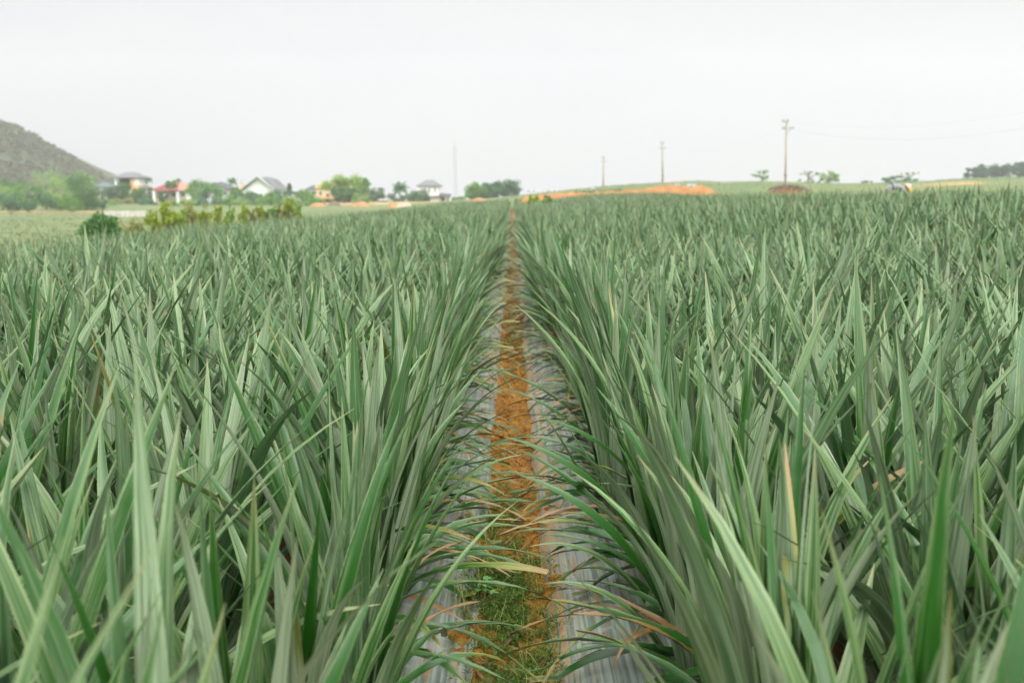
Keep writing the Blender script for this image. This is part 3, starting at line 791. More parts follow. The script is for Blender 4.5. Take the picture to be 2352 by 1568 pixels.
# ------------------------------------------------------------------ houses
def plain(name, c, rough=.8, c2=None, scale=.6): return mat(name, c, c2 or tuple(x*.86 for x in c), scale=scale, rough=rough)
M_WHITE = plain('white_plaster', (.82,.84,.81)); M_GREYW = plain('grey_plaster', (.42,.43,.42)); M_CREAM = plain('cream_plaster', (.60,.54,.42))
M_YEL = plain('yellow_plaster', (.74,.58,.30)); M_ROOFG = plain('grey_tiles', (.15,.16,.16), .85); M_ROOFGREEN = plain('grey_green_tiles', (.33,.37,.34), .85)
M_ROOFD = plain('slate_tiles', (.085,.092,.10), .85); M_RED = plain('red_roof_sheet', (.235,.052,.042), .85); M_PINK = plain('faded_pink_tiles', (.46,.22,.17), .85); M_TEAL = plain('teal_roof', (.105,.14,.145), .85)
M_GLASS = mat('dark_glass', (.05,.06,.07), (.03,.04,.05), scale=2, rough=.15, spec=.6); M_DARK = mat('opening_shade', (.06,.065,.07), (.04,.04,.05), rough=.9)  # the dark colour stands in for shade inside openings
M_ORANGE = plain('orange_plaster', (.72,.46,.22)); M_WOOD = plain('brown_door', (.18,.10,.06)); M_BEIGE = plain('beige_plaster', (.50,.45,.34))

def hip_roof(mb, x0,x1,y0,y1,z0,z1,ov,ridge):
    X0,X1,Y0,Y1=x0-ov,x1+ov,y0-ov,y1+ov; cx=(X0+X1)/2; cy=(Y0+Y1)/2; r=(X1-X0)*ridge/2
    mb.add([(X0,Y0,z0),(X1,Y0,z0),(X1,Y1,z0),(X0,Y1,z0),(cx-r,cy,z1),(cx+r,cy,z1),(X0,Y0,z0-.18),(X1,Y0,z0-.18),(X1,Y1,z0-.18),(X0,Y1,z0-.18)],
           [(0,1,5,4),(1,2,5),(2,3,4,5),(3,0,4),(6,7,1,0),(7,8,2,1),(8,9,3,2),(9,6,0,3),(9,8,7,6)])
class House:
    """front faces the camera; x in photo columns, z in photo rows at distance Yd"""
    def __init__(s, name, label, Yd, pxc, cat='house', group='village houses'):
        s.Y=Yd; s.xc=X_at(pxc,Yd); s.gz=float(ground(s.xc,Yd))-.1
        s.root=empty(name,(s.xc,Yd,s.gz),label,cat,group)
    def x(s,px): return X_at(px,s.Y)-s.xc
    def z(s,py): return Z_at(py,s.Y)-s.gz
    def wall(s,p0,p1,yt,m,depth=7,front=0,yb=None,name='wall'):
        b=MB(); b.box(s.x(p0),s.x(p1),front,front+depth,(-.2 if yb is None else s.z(yb)),s.z(yt)); return b.build(name,m,s.root)
    def hip(s,p0,p1,ye,yt,m,depth=7,front=0,ov=.6,ridge=.35,name='roof'):
        b=MB(); hip_roof(b,s.x(p0),s.x(p1),front,front+depth,s.z(ye)+.18,s.z(yt),ov,ridge); return b.build(name,m,s.root)
    def opening(s,name,p0,p1,y0,y1,m,front=0,frame=True):
        x0,x1,z0,z1=s.x(p0),s.x(p1),s.z(y1),s.z(y0)
        f=MB(); t=.09
        f.box(x0-t,x0,front-.06,front+.05,z0-t,z1+t); f.box(x1,x1+t,front-.06,front+.05,z0-t,z1+t); f.box(x0,x1,front-.06,front+.05,z0-t,z0); f.box(x0,x1,front-.06,front+.05,z1,z1+t)
        fo=f.build(name,M_WHITE if m is M_GLASS else M_WOOD,s.root)
        b=MB(); b.box(x0,x1,front-.03,front+.04,z0,z1); b.build('pane' if m is M_GLASS else 'leaf',m,fo); return fo
    def pillar(s,p,yt,w,m,front=-1.2):
        b=MB(); xx=s.x(p); b.box(xx-w,xx+w,front-w,front+w,-.2,s.z(yt)); b.box(xx-w*1.3,xx+w*1.3,front-w*1.3,front+w*1.3,-.2,.3); return b.build('pillar',m,s.root)
    def balcony(s,p0,p1,yt,yb,m,front=-1.2):
        b=MB(); x0,x1=s.x(p0),s.x(p1); b.box(x0,x1,front,-.01,s.z(yb)-.15,s.z(yb)); b.box(x0,x1,front,front+.1,s.z(yb),s.z(yt)); return b.build('balcony',m,s.root)

h=House('house','small house with teal pyramid roof and beige wall, left of tower house',292,234)
h.wall(217,251,432,M_BEIGE); h.hip(217,251,431,417,M_TEAL,ridge=.08); h.wall(214,254,433,M_GREYW,.9,-.95,437,'lintel')
h.opening('window',224,231,440,450,M_GLASS); h.opening('window',239,246,440,450,M_GLASS); h.opening('door',233,237.5,442,458,M_WOOD)
h=House('house','tall tower house with grey hip roof over an open top storey',300,292)
h.wall(266,322,426,M_GREYW,8); h.hip(266,321,409,395,M_ROOFG,8,ridge=.30,ov=.9)
h.wall(272,302,410,M_DARK,5,1.5,426,'open_storey_shade'); h.wall(309,321,410,M_WHITE,7.6,.2,426,'stair_room')  # solid dark block painted as the shaded interior of the open storey
for p in (267.5,303.5,307): h.pillar(p,410,.28,M_WHITE if p<300 else M_ORANGE,.25)
h.wall(318,327,425,M_ORANGE,3,-3.1,442,'side_panel'); h.balcony(266,302,424.5,428,M_WHITE,-.5)
h.opening('window',275,282,433,445,M_GLASS); h.opening('window',290,297,433,445,M_GLASS)
h=House('house','red-roofed house with white front pillars half hidden by bushes',294,392)
h.wall(356,428,439,M_CREAM,9); 
b=MB(); x0,x1=h.x(353),h.x(434); z0=h.z(437); z1=h.z(419); xm=h.x(388)
b.add([(x0,-2,h.z(436)),(h.x(414),-2,h.z(438)),(h.x(406),4,h.z(416.5)),(h.x(382),4,h.z(418)),(x0,-2,h.z(436)-.25),(h.x(414),-2,h.z(438)-.25),(h.x(406),4,h.z(416.5)-.25),(h.x(382),4,h.z(418)-.25),(x0,9,h.z(436)),(x0,9,h.z(436)-.25)],
      [(0,1,2,3),(4,7,6,5),(0,4,5,1),(1,5,6,2),(2,6,7,3),(3,7,4,0),(0,3,8)])
b.build('roof',M_RED,h.root)
b=MB(); b.add([(h.x(406.3),4,h.z(416.5)),(h.x(414.2),-2.05,h.z(437)),(x1,-1,h.z(435)),(h.x(428),9,h.z(430)),(h.x(406.3),4,h.z(416.5)-.3),(h.x(414.2),-2.05,h.z(437)-.3),(x1,-1,h.z(435)-.3),(h.x(428),9,h.z(430)-.3)],
      [(0,1,2,3),(7,6,5,4),(0,4,5,1),(1,5,6,2),(2,6,7,3),(3,7,4,0)]); b.build('side_roof',M_PINK,h.root)
for p in (359,384.5,413): h.pillar(p,438.5,.38,M_WHITE,-1.5)
h.opening('door',366,373,443,462,M_WOOD); h.opening('window',395,404,442,452,M_GLASS); h.opening('window',418,425,442,451,M_GLASS)
h.wall(428.5,434,436,M_WHITE,4,-.4,None,'side_wall')
h=House('shed','grey weathered shed with sloping slate roof behind broad tree',298,512,'shed')
h.wall(498,526,434,M_GREYW,6); b=MB(); b.add([(h.x(490),-.8,h.z(421)),(h.x(500),5,h.z(417)),(h.x(527),5,h.z(427)),(h.x(527),-.8,h.z(435)),(h.x(490),-.8,h.z(421)-.3),(h.x(500),5,h.z(417)-.3),(h.x(527),5,h.z(427)-.3),(h.x(527),-.8,h.z(435)-.3)],[(0,3,2,1),(4,5,6,7),(0,4,7,3),(3,7,6,2),(2,6,5,1),(1,5,4,0)]); b.build('roof',M_ROOFD,h.root)
h.opening('door',504,509,444,460,M_WOOD); h.opening('window',514,521,440,448,M_GLASS)
h=House('house','large white house with broad front gable and grey-green tiled roof',300,597)
h.wall(556,632,439,M_WHITE,12,.4)
b=MB(); pk=597; zE=h.z(441); 
def gable(mb,p0,p1,pp,ye,yt,y0,y1,t=.35,ov=3):
    a=(h.x(p0),h.z(ye)); c_=(h.x(p1),h.z(ye)); p=(h.x(pp),h.z(yt))
    for (q0,q1) in ((a,p),(p,c_)):
        mb.add([(q0[0],y0,q0[1]),(q1[0],y0,q1[1]),(q1[0],y1,q1[1]),(q0[0],y1,q0[1]),(q0[0],y0,q0[1]-t),(q1[0],y0,q1[1]-t),(q1[0],y1,q1[1]-t),(q0[0],y1,q0[1]-t)],
               [(0,3,2,1) if False else (0,1,2,3),(4,7,6,5),(0,4,5,1),(1,5,6,2),(2,6,7,3),(3,7,4,0)])
gable(b,550,636,594,438,405,-1.2,13); b.build('roof',M_ROOFGREEN,h.root)
b=MB(); b.add([(h.x(557),.3,h.z(439)),(h.x(631),.3,h.z(439)),(h.x(594),.3,h.z(408.5)),(h.x(557),.7,h.z(439)),(h.x(631),.7,h.z(439)),(h.x(594),.7,h.z(408.5))],[(0,1,2),(3,5,4),(0,3,4,1),(1,4,5,2),(2,5,3,0)]); b.build('gable_wall',M_WHITE,h.root)
b=MB(); b.add([(h.x(600),3,h.z(405)),(h.x(618),3,h.z(410)),(h.x(646),-.9,h.z(436)),(h.x(632),-.9,h.z(436)),(h.x(600),12,h.z(405)),(h.x(618),12,h.z(410)),(h.x(646),12,h.z(436)),(h.x(632),12,h.z(436))],[(0,3,2,1),(4,5,6,7),(0,1,5,4),(1,2,6,5),(2,3,7,6),(3,0,4,7)]); b.build('side_roof',M_ROOFG,h.root)
h.wall(632.5,643,438,M_WHITE,10,.8,None,'side_wall'); h.wall(541,556,436,M_WHITE,6,2,None,'annex'); h.hip(541,556,436,431,M_ROOFG,6,2,.4,.2,'annex_roof')
b=MB(); xx=h.x(554); b.box(xx-.5,xx+.5,.5,1.5,h.z(437),h.z(424)); b.build('chimney',M_ORANGE,h.root); b=MB(); b.add([(xx-.5,.5,h.z(424)),(xx+.5,.5,h.z(424)),(xx+.5,1.5,h.z(424)),(xx-.5,1.5,h.z(424)),(xx,1,h.z(409))],[(0,1,4),(1,2,4),(2,3,4),(3,0,4),(3,2,1,0)]); b.build('spire',M_ROOFGREEN,h.root)
h.wall(555,640,444.5,M_GREYW,.35,-.2,446,'cornice'); h.opening('door',594,600,450,464,M_WOOD,.4); h.opening('window',566,573,449,458,M_GLASS,.4); h.opening('window',612,619,449,458,M_GLASS,.4)
for p in (585,608): h.pillar(p,446,.25,M_WHITE,-1)
h=House('house','low long house with flat dark grey roof behind the conifer',305,690)
h.wall(644,742,445,M_WHITE,7); b=MB(); b.box(h.x(640),h.x(745),-1,8,h.z(445),h.z(440)); b.build('roof',M_ROOFD,h.root)
h.opening('window',655,663,448,455,M_GLASS); h.opening('window',680,688,448,455,M_GLASS); h.opening('door',715,720,448,464,M_WOOD)
h=House('house','grey-roofed house peeking out left of the yellow house',312,722)
h.wall(706,742,437,M_WHITE,8); h.hip(706,742,436,425,M_ROOFD,8,ridge=.5); h.opening('window',712,718,440,446,M_GLASS)
h=House('house','cream-yellow house mostly hidden behind the large broad tree',288,762)
h.wall(726,800,432,M_YEL,9); b=MB(); b.add([(h.x(725),-.6,h.z(428)),(h.x(745),-.6,h.z(415)),(h.x(800),-.6,h.z(427)),(h.x(725),9.5,h.z(428)),(h.x(745),9.5,h.z(415)),(h.x(800),9.5,h.z(427)),(h.x(725),-.6,h.z(432)),(h.x(800),-.6,h.z(432)),(h.x(725),9.5,h.z(432)),(h.x(800),9.5,h.z(432))],[(6,7,2,1,0),(0,1,4,3),(1,2,5,4),(8,3,4,5,9),(0,3,8,6),(2,7,9,5),(6,8,9,7)]); b.build('roof',M_YEL,h.root)
h.opening('window',734,740,440,449,M_GLASS); h.opening('window',762,769,440,449,M_GLASS); h.opening('door',750,756,446,464,M_WOOD); h.balcony(726,800,452,456,M_ORANGE)
h=House('house','two-storey white house with grey hip roof and dark-roofed annex',310,985)
h.wall(962,1008,429,M_WHITE,8); h.hip(962,1008,428,413,M_ROOFG,8,ridge=.3,ov=.8)
h.opening('window',974,977,432,442,M_GLASS); h.opening('window',985,988,432,442,M_GLASS); h.opening('window',998,1001,431,442,M_GLASS)
h.opening('door',983,987,455,468,M_WOOD); h.opening('window',968,973,456,464,M_GLASS)
b=MB(); b.box(h.x(960),h.x(1009),-1.2,-.01,h.z(452.5),h.z(450)); b.build('canopy_slab',M_ROOFG,h.root)
h.wall(1009,1034,449,M_WHITE,6,.5,None,'annex'); b=MB(); b.add([(h.x(1001),-.8,h.z(450)),(h.x(1036),-.8,h.z(450)),(h.x(1034),6,h.z(445)),(h.x(1001),6,h.z(443)),(h.x(1001),-.8,h.z(450)-.25),(h.x(1036),-.8,h.z(450)-.25),(h.x(1034),6,h.z(445)-.25),(h.x(1001),6,h.z(443)-.25)],[(0,1,2,3),(4,7,6,5),(0,4,5,1),(1,5,6,2),(2,6,7,3),(3,7,4,0)]); b.build('annex_roof',M_ROOFD,h.root)
h.opening('door',1013,1021,454,468,M_DARK,.5); h.opening('window',1026,1029,454,463,M_GLASS,.5)
h=House('shed','small grey shed on the field edge right of the large tree',300,878,'shed')
h.wall(869,884,461,M_ROOFG,4); h.hip(869,884,461,457.5,M_GREYW,4,ridge=.6,ov=.3); h.opening('door',880,883,462,469,M_DARK)

# low walls, tarpaulin
b=MB(); Yd=150; x0,x1=X_at(237,Yd),X_at(345,Yd); g0=float(ground(x0,Yd))
for k in range(9):
    a_=x0+(x1-x0)*k/9; c_=x0+(x1-x0)*(k+1)/9; g=float(ground((a_+c_)/2,Yd)); b.box(a_+.03,c_-.03,Yd,Yd+.2,g-.3,Z_at(484.5,Yd)+.04*math.sin(k*2.1))
o=b.build('low_wall',plain('old_concrete',(.52,.50,.44),.9),None); tag(o,'low pale concrete wall behind the dark domed bush','wall')
b=MB(); Yd=306; x0,x1=X_at(1036,Yd),X_at(1082,Yd); b.box(x0,x1,Yd,Yd+.25,float(ground(x0,Yd))-.5,Z_at(463,Yd)); b.box(x0-.1,x1+.1,Yd-.08,Yd+.33,Z_at(463,Yd),Z_at(462.2,Yd))
tag(b.build('garden_wall',plain('grey_wall',(.40,.39,.36)),None),'long grey garden wall right of the two-storey white house','wall')

# ------------------------------------------------------------------ earth heaps
M_EARTH = mat('orange_earth', (.37,.185,.07), (.25,.12,.05), scale=1.2, rough=.95, spec=.1, bump=.6)
M_EARTH_FAR = mat('orange_earth_far', (.38,.20,.09), (.28,.15,.07), scale=.5, rough=.95, spec=.1, bump=.6)
M_BROWN = mat('brown_brush', (.17,.125,.085), (.085,.06,.04), scale=3, rough=.95)
def heap(name, label, cat, px0, px1, ytop, Yd, m, depth=3.0, seed=0, group=None, prof=None):
    rg=np.random.RandomState(seed); x0,x1=X_at(px0,Yd),X_at(px1,Yd); nx=max(24,int((x1-x0)/.35)); ny=14
    u=np.linspace(0,1,nx); v=np.linspace(-1,1,ny); gu,gv=np.meshgrid(u,v)
    gx=x0+(x1-x0)*gu; gy=Yd+gv*depth*.5
    g=ground(gx,gy)
    if prof is None: top=np.full(nx,Z_at(ytop,Yd))*1.0; env=np.sin(np.pi*np.clip(u,0,1))**.55
    else: top=np.array([Z_at(np.interp(px0+(px1-px0)*t,prof[0],prof[1]),Yd) for t in u]); env=np.minimum(1,np.minimum(u,1-u)*14)
    hgt=np.maximum(top-ground(x0+(x1-x0)*u,np.full(nx,Yd)),.1)*env
    h_=hgt[None,:]*(1-np.abs(gv)**1.7)*(.82+.36*(fbm(gx*1.1+seed*3,gy*1.1)-.2)) + .42*(fbm(gx*2.2+seed,gy*2.2)-.47)*env[None,:]
    idx=np.arange(gx.size).reshape(gx.shape); q=np.stack([idx[:-1,:-1],idx[:-1,1:],idx[1:,1:],idx[1:,:-1]],-1).reshape(-1,4)
    xc=(x0+x1)/2; gz=float(ground(xc,Yd))
    me=np_mesh(name,np.stack([gx-xc,gy-Yd,g+h_-.05-gz],-1),q,m)
    o=link(name,me,None,(xc,Yd,gz)); return tag(o,label,cat,group)
heap('earth_bank','long orange earth bank crossing the slope behind the field','earth bank',1172,1668,430,92,M_EARTH,4.5,3,None,
     ([1172,1240,1270,1330,1400,1440,1500,1540,1570,1610,1640,1668],[449,443.5,440.5,439,433,432,429.5,422,424.5,422,429,433]))
GH='orange earth heaps'
heap('earth_heap','large smooth orange earth heap at the foot of the ridge grove','earth heap',1076,1120,454,175,M_EARTH_FAR,5,5,GH)
heap('earth_heap','bright orange earth heap under the small yellow-green tree','earth heap',808,852,461,240,M_EARTH_FAR,5,6,GH)
heap('earth_heap','low orange earth heap below the cream-yellow house','earth heap',712,748,464.5,245,M_EARTH_FAR,5,7,GH)
heap('earth_heap','pale sandy heap in front of the coconut palm','earth heap',908,946,463,215,plain('sand',(.40,.31,.23),.9),5,8,GH)
heap('earth_heap','small orange heap left of the pale sandy heap','earth heap',890,912,463,220,M_EARTH_FAR,4,9,GH)
heap('earth_heap','thin orange strip of earth before the two-storey white house','earth heap',950,1030,467,225,M_EARTH_FAR,4,10,GH)
heap('brush_pile','brown heap of cut branches below the cream-yellow house','brush pile',752,782,461.5,248,M_BROWN,4,11)
m1=heap('earth_mound','orange earth mound capped with brown brush under the tall pole','earth mound',1766,1852,430.5,118,M_EARTH,5,12)
# brush on top of that mound (its own part)
rg=np.random.RandomState(3); N=1500; xw=X_at(1856,118)-X_at(1762,118)
uu=rg.uniform(-.46,.46,N); bx=uu*xw; by=rg.uniform(-1.9,1.2,N)
topz=np.array([Z_at(426.5,118)])[0]-m1.location.z
bz=topz*np.maximum(0,np.cos(uu*2.9))**.5*(1-np.abs(by/2.5)**2)*rg.uniform(.70,1.06,N)
v,q,a=leaf_mesh(np.stack([bx,by,bz],-1),rg.uniform(0,6.28,N),rg.uniform(.15,.4,N),np.full(N,.06),np.radians(rg.uniform(10,85,N)),np.zeros(N),rg.rand(N),np.zeros(N),nseg=2,nac=1)
link('dry_brush',np_mesh('dry_brush',v,q,foliage_material('dry_brush',(.10,.07,.05),(.24,.17,.12),0),a),m1)
# tarpaulin scraps on the bank
M_TARP=mat('pale_tarp',(.36,.38,.39),(.26,.28,.29),scale=2,rough=.5)
for i,(px,py,w) in enumerate(((1222,437,22),(1270,436,26),(1362,431,10),(1588,424,24),(1556,423,12))):
    Yd=88.5; p=at(px,py,Yd); mb=MB(); k=Yd/FOC*w
    vs=[];fs=[]
    for a_ in range(7):
        for c_ in range(4): vs.append((k*(a_/6-.5)+.02*math.sin(a_*7+c_), .5*(c_/3-.5), .10*math.sin(a_*1.9+i)*math.cos(c_*2.0)+.12*(c_/3)))
    for a_ in range(6):
        for c_ in range(3): fs.append((a_*4+c_,(a_+1)*4+c_,(a_+1)*4+c_+1,a_*4+c_+1))
    mb.add(vs,fs); o=mb.build('tarpaulin',M_TARP,None,True); o.location=(p.x,p.y,p.z-.1)
    sm=o.modifiers.new('thick','SOLIDIFY'); sm.thickness=.02
    tag(o,['pale crumpled tarpaulin at the left tip of the orange bank','wide pale tarpaulin strip on the bank left of the first pole','tiny pale tarpaulin scrap on the bank below the first pole','pale tarpaulin on the bank crest right of the second pole','small pale tarpaulin scrap left of the bank crest'][i],'tarpaulin','tarpaulin pieces on the earth bank')

# ------------------------------------------------------------------ poles, mast, cables
M_CONC=mat('pole_concrete',(.42,.37,.28),(.30,.26,.19),scale=1.5,rough=.85,stretch=(1,1,.3)); M_STEEL=mat('galvanised_steel',(.30,.33,.33),(.20,.22,.22),rough=.5); M_INS=mat('insulator',(.10,.13,.12),rough=.3)
def pole(label, pxt, yt, pxb, yb, Yd, arms, wpx, group='power poles', band=False):
    gz=min(float(ground(X_at(pxb,Yd),Yd)), Z_at(yb,Yd)); b0=Vector((X_at(pxb,Yd),Yd,gz)); top=at(pxt,yt,Yd)-b0; k=Yd/FOC
    root=empty('power_pole',b0,label,'power pole',group)
    mb=MB(); mb.tube([(0,0,-.5),top*.5,top],[wpx*k*.62,wpx*k*.5,wpx*k*.36],12); mb.build('shaft',M_CONC,root,True)
    for (yy,l0,l1) in arms:
        zz=Z_at(yy,Yd)-gz; t=zz/top.z; xx=top.x*t
        mb=MB(); mb.box(xx-l0*k,xx+l1*k,-.16-.5*wpx*k,-.06-.5*wpx*k,zz-.04,zz+.04); mb.tube([(xx+l1*k*.6,-.1-.5*wpx*k,zz),(top.x*t,-.1-.4*wpx*k,zz-.7)],.03,5); arm=mb.build('crossarm',M_STEEL,root)
        for q_ in (-l0*.92,-l0*.5,l1*.5,l1*.92):
            if abs(q_)<1.5: continue
            m2=MB(); m2.tube([(xx+q_*k,-.11-.5*wpx*k,zz+.05),(xx+q_*k,-.11-.5*wpx*k,zz+.14),(xx+q_*k,-.11-.5*wpx*k,zz+.30)],[.03,.055,.035],7); m2.build('insulator',M_INS,arm,True)
    if band:
        zz=Z_at(402,Yd)-gz; t=zz/top.z; mb=MB(); mb.tube([(top.x*t,0,zz-.1),(top.x*t,0,zz+.1)],wpx*k*.66,12); mb.build('band',M_INS,root,True)
    return b0,top
P1=pole('tall ochre concrete pole standing in the brown mound',1806,278.5,1803,427,121,[(281,11,3),(296.5,10,16)],4.6,band=True)
P2=pole('grey pole on the crest, middle of the three power poles',1521,328,1521.5,417,214,[(329,6,4),(341,7,8)],3.8)
P3=pole('smallest farthest power pole left of the other two',1386,360,1385.5,428,275,[(361.5,5,4),(371.5,6,8)],3.8)
# lattice mast
Yd=520; b0=Vector((X_at(1047.5,Yd),Yd,float(ground(X_at(1047.5,Yd),Yd)))); H=Z_at(336,Yd)-b0.z
root=empty('radio_mast',b0,'tall thin steel lattice mast behind the two-storey white house','radio mast')
mb=MB(); w=.55
for sx,sy in ((-1,-1),(1,-1),(1,1),(-1,1)): mb.tube([(sx*w,sy*w,-1),(sx*w-.5,sy*w,H)],.085,5)
nb=26
for k in range(nb):
    z0=H*k/nb; z1=H*(k+1)/nb; s_=1 if k%2 else -1; o0=-.5*k/nb; o1=-.5*(k+1)/nb
    for y_ in (-w,w): mb.tube([(s_*w+o0,y_,z0),(-s_*w+o1,y_,z1)],.05,4)
    for x_ in (-w,w): mb.tube([(x_+o0,s_*w,z0),(x_+o1,-s_*w,z1)],.05,4)
mb.build('lattice',M_STEEL,root)
mb=MB(); mb.tube([(-.5,0,H),(-.5,0,H+1.4)],.12,6); mb.tube([(-1.1,0,H-.8),(.1,0,H-.8)],.22,6); mb.build('antenna',M_STEEL,root)
# cables
M_CABLE=mat('cable',(.32,.33,.33),rough=.6)
def cable(label, p0, p1, sag, r):
    mb=MB(); pts_=[]
    for i in range(41):
        t=i/40; p=p0.lerp(p1,t); p.z-=sag*4*t*(1-t); pts_.append(p)
    mb.tube(pts_,r,5); o=mb.build('power_cable',M_CABLE,None,True); tag(o,label,'power cable','power cables')
cable('lower power cable sagging from the tall pole to the right', at(1816,296,120.5), at(2700,215,75), 2.2, .006)
cable('upper power cable rising from the tall pole to the right', at(1800,279,120.5), at(2700,178,75), 1.9, .004)
cable('power cable between the tall pole and the middle pole', at(1800,296,121), at(1526,340,214), 1.6, .004)
cable('power cable between the middle pole and the farthest pole', at(1516,340,214), at(1390,371,275), 1.4, .005)

# ------------------------------------------------------------------ hill
HPX=[-2600,-1500,-900,-500,-250,-100,0,55,110,163,208,255,320]; HPY=[400,330,262,228,232,258,284,318,350,384,415,440,462]
def hill_z(gx,gy):
    px=1176+FOC*gx/560.
    top=EYE+(458.5-np.interp(px,HPX,HPY))/FOC*560.
    bell=np.where(gy<560, sstep(400,560,gy)**.8, sstep(820,560,gy))
    return -3+(top+3)*bell + 3.0*(fbm(gx*.03,gy*.03)-.47)*bell*2
M_HILL=mat('hill_scrub_ground',(.07,.088,.035),(.05,.07,.027),scale=.05,rough=.95,detail=9)
me=grid_mesh(np.linspace(-760,-195,150),np.linspace(395,825,110),hill_z,'hill',M_HILL); tag(link('hill',me),'dry scrub-covered hillside at the far left','hill',None,'structure')
N=9000; gx=rs.uniform(-480,-198,N); gy=rs.uniform(410,600,N); gz=hill_z(gx,gy)
keepm=(gz>.5)&(gx>-.62*gy); gx,gy,gz=gx[keepm],gy[keepm],gz[keepm]
r=rs.uniform(.7,1.9,len(gx))
v,q,a=leaf_cloud(np.stack([gx,gy,gz+r*.5],-1),r,12,.75,rs,.8)
pt=np.repeat(np.clip(fbm(gx*.045,gy*.045)*1.5-.25+rs.normal(0,.18,len(gx)),0,1),48); a['tone']=np.clip(.75*pt+.25*a['tone'],0,1)
mh=bpy.data.materials.new('hill_scrub'); n,l=nodes(mh); b=n['Principled BSDF']; b.inputs['Roughness'].default_value=.9; b.inputs['Specular IOR Level'].default_value=.1
rp=n.new('ShaderNodeValToRGB'); e=rp.color_ramp.elements; e[0].color=(.045,.080,.030,1); e[1].color=(.095,.115,.05,1); x=e.new(.35); x.color=(.062,.085,.032,1); x=e.new(.62); x.color=(.115,.092,.042,1); x=e.new(.8); x.color=(.08,.105,.042,1)
l.new(attr(n,'tone'),rp.inputs[0]); l.new(rp.outputs[0],b.inputs['Base Color'])
tag(link('hillside_scrub',np_mesh('hillside_scrub',v,q,mh,a,False)),'brown and green scrub covering the hillside','scrub',None,'stuff')

# meadow tufts between the field edge and the village, and on the right slope
N=9000; gy=30+175*rs.rand(N)**1.3; px=np.where(rs.rand(N)<.6, rs.uniform(-80,1060,N), rs.uniform(1060,2420,N)); gx=(px-1176)/FOC*gy
okm=((gx<LEFT_EDGE-1.2)|(gy>110))&~((np.abs(gx)<22)&(gy<110)); okm&=~((px>1150)&(gy<112)); gx,gy=gx[okm],gy[okm]
n3=len(gx)*4; rp4=lambda x_: np.repeat(x_,4)
v,q,a=leaf_mesh(np.stack([rp4(gx)+rs.normal(0,.2,n3),rp4(gy)+rs.normal(0,.2,n3),ground_z(rp4(gx),rp4(gy))-.03],-1),rs.uniform(0,6.28,n3),rs.uniform(.12,.34,n3),rs.uniform(.03,.09,n3),np.radians(rs.uniform(35,85,n3)),np.radians(rs.uniform(0,50,n3)),np.clip(rp4(fbm(gx*.08,gy*.05))*1.6-.3+rs.normal(0,.15,n3),0,1),np.zeros(n3),nseg=2,nac=1)
tag(link('meadow_grass',np_mesh('meadow_grass',v,q,foliage_material('meadow_grass',(.075,.13,.055),(.20,.23,.095),.2),a)),'short olive grass beyond the field and on the slopes','grass',None,'stuff')

# ------------------------------------------------------------------ farmer bending among the plants
Yd=46.0
def fp(px,py,dy=0): return at(px,py,Yd+dy)
M_SHIRT=mat('grey_shirt',(.30,.31,.35),(.22,.23,.27),scale=8,rough=.85); M_TROUSER=mat('pale_trousers',(.26,.28,.29),(.20,.22,.23),scale=8,rough=.85); M_HAT=mat('straw_hat',(.66,.52,.42),(.55,.42,.33),scale=20,rough=.8)
M_SKIN=mat('skin',(.42,.26,.18),(.36,.22,.15),rough=.6); M_BELT=mat('dark_vest',(.05,.075,.06),rough=.8); M_HAIR=mat('black_hair',(.02,.02,.02),rough=.5); M_BUCKET=mat('yellow_plastic',(.75,.50,.02),(.65,.42,.02),rough=.4)
hipw=fp(2041,430); gz=float(ground(hipw.x,Yd))
root=empty('person',(hipw.x,Yd,gz),'farmer bending over, pale trousers, grey shirt and conical straw hat','person')
L=lambda v_: Vector(v_)-Vector((hipw.x,Yd,gz))
hip=L(hipw); chest=L(fp(2068,429.5)); neck=L(fp(2075,431)); head=L(fp(2081,431.5))
def skin_body(name, chains, material, parent, sub=2):
    vs=[];es=[];rad=[]; index={}
    def vid(p,r):
        key=tuple(round(c,4) for c in p)
        if key not in index: index[key]=len(vs); vs.append(tuple(p)); rad.append(r)
        return index[key]
    for ch in chains:
        ids=[vid(p,r) for p,r in ch]; es+=list(zip(ids,ids[1:]))
    me=bpy.data.meshes.new(name); me.from_pydata(vs,es,[]); o=link(name,me,parent)
    sk=o.modifiers.new('skin','SKIN'); 
    for i,r_ in enumerate(rad): me.skin_vertices[0].data[i].radius=(r_,r_)
    me.skin_vertices[0].data[0].use_root=True
    ss=o.modifiers.new('sub','SUBSURF'); ss.levels=ss.render_levels=sub; sk.use_smooth_shade=True
    me.materials.append(material); return o
z=lambda x,y,zz: Vector((x,y,zz))
kneeL=z(hip.x+.08,-.13,hip.z*.5); kneeR=z(hip.x-.02,.13,hip.z*.52)
handL=z(head.x+.02,-.22,max(.45,chest.z-.60)); handR=z(head.x+.16,.16,max(.45,chest.z-.55))
sL=chest+z(.0,-.19,-.03); sR=chest+z(.0,.19,-.03); eL=(sL+handL)/2+z(.06,-.06,.02); eR=(sR+handR)/2+z(.06,.06,.02)
fing=[]
for hnd,el in ((handL,eL),(handR,eR)):
    d=(hnd-el).normalized()
    for k,(sp,ln_) in enumerate(((-.03,.075),(-.01,.085),(.01,.08),(.03,.065))):
        b_=hnd+d*.06+z(sp*.6,sp,0); fing.append([(hnd,.035),(b_,.012),(b_+d*ln_*.6,.010),(b_+d*ln_+z(-.015,0,-.01),.008)])
    fing.append([(hnd,.035),(hnd+d*.02+z(.045,0,.01),.013),(hnd+d*.06+z(.06,0,0),.010)])
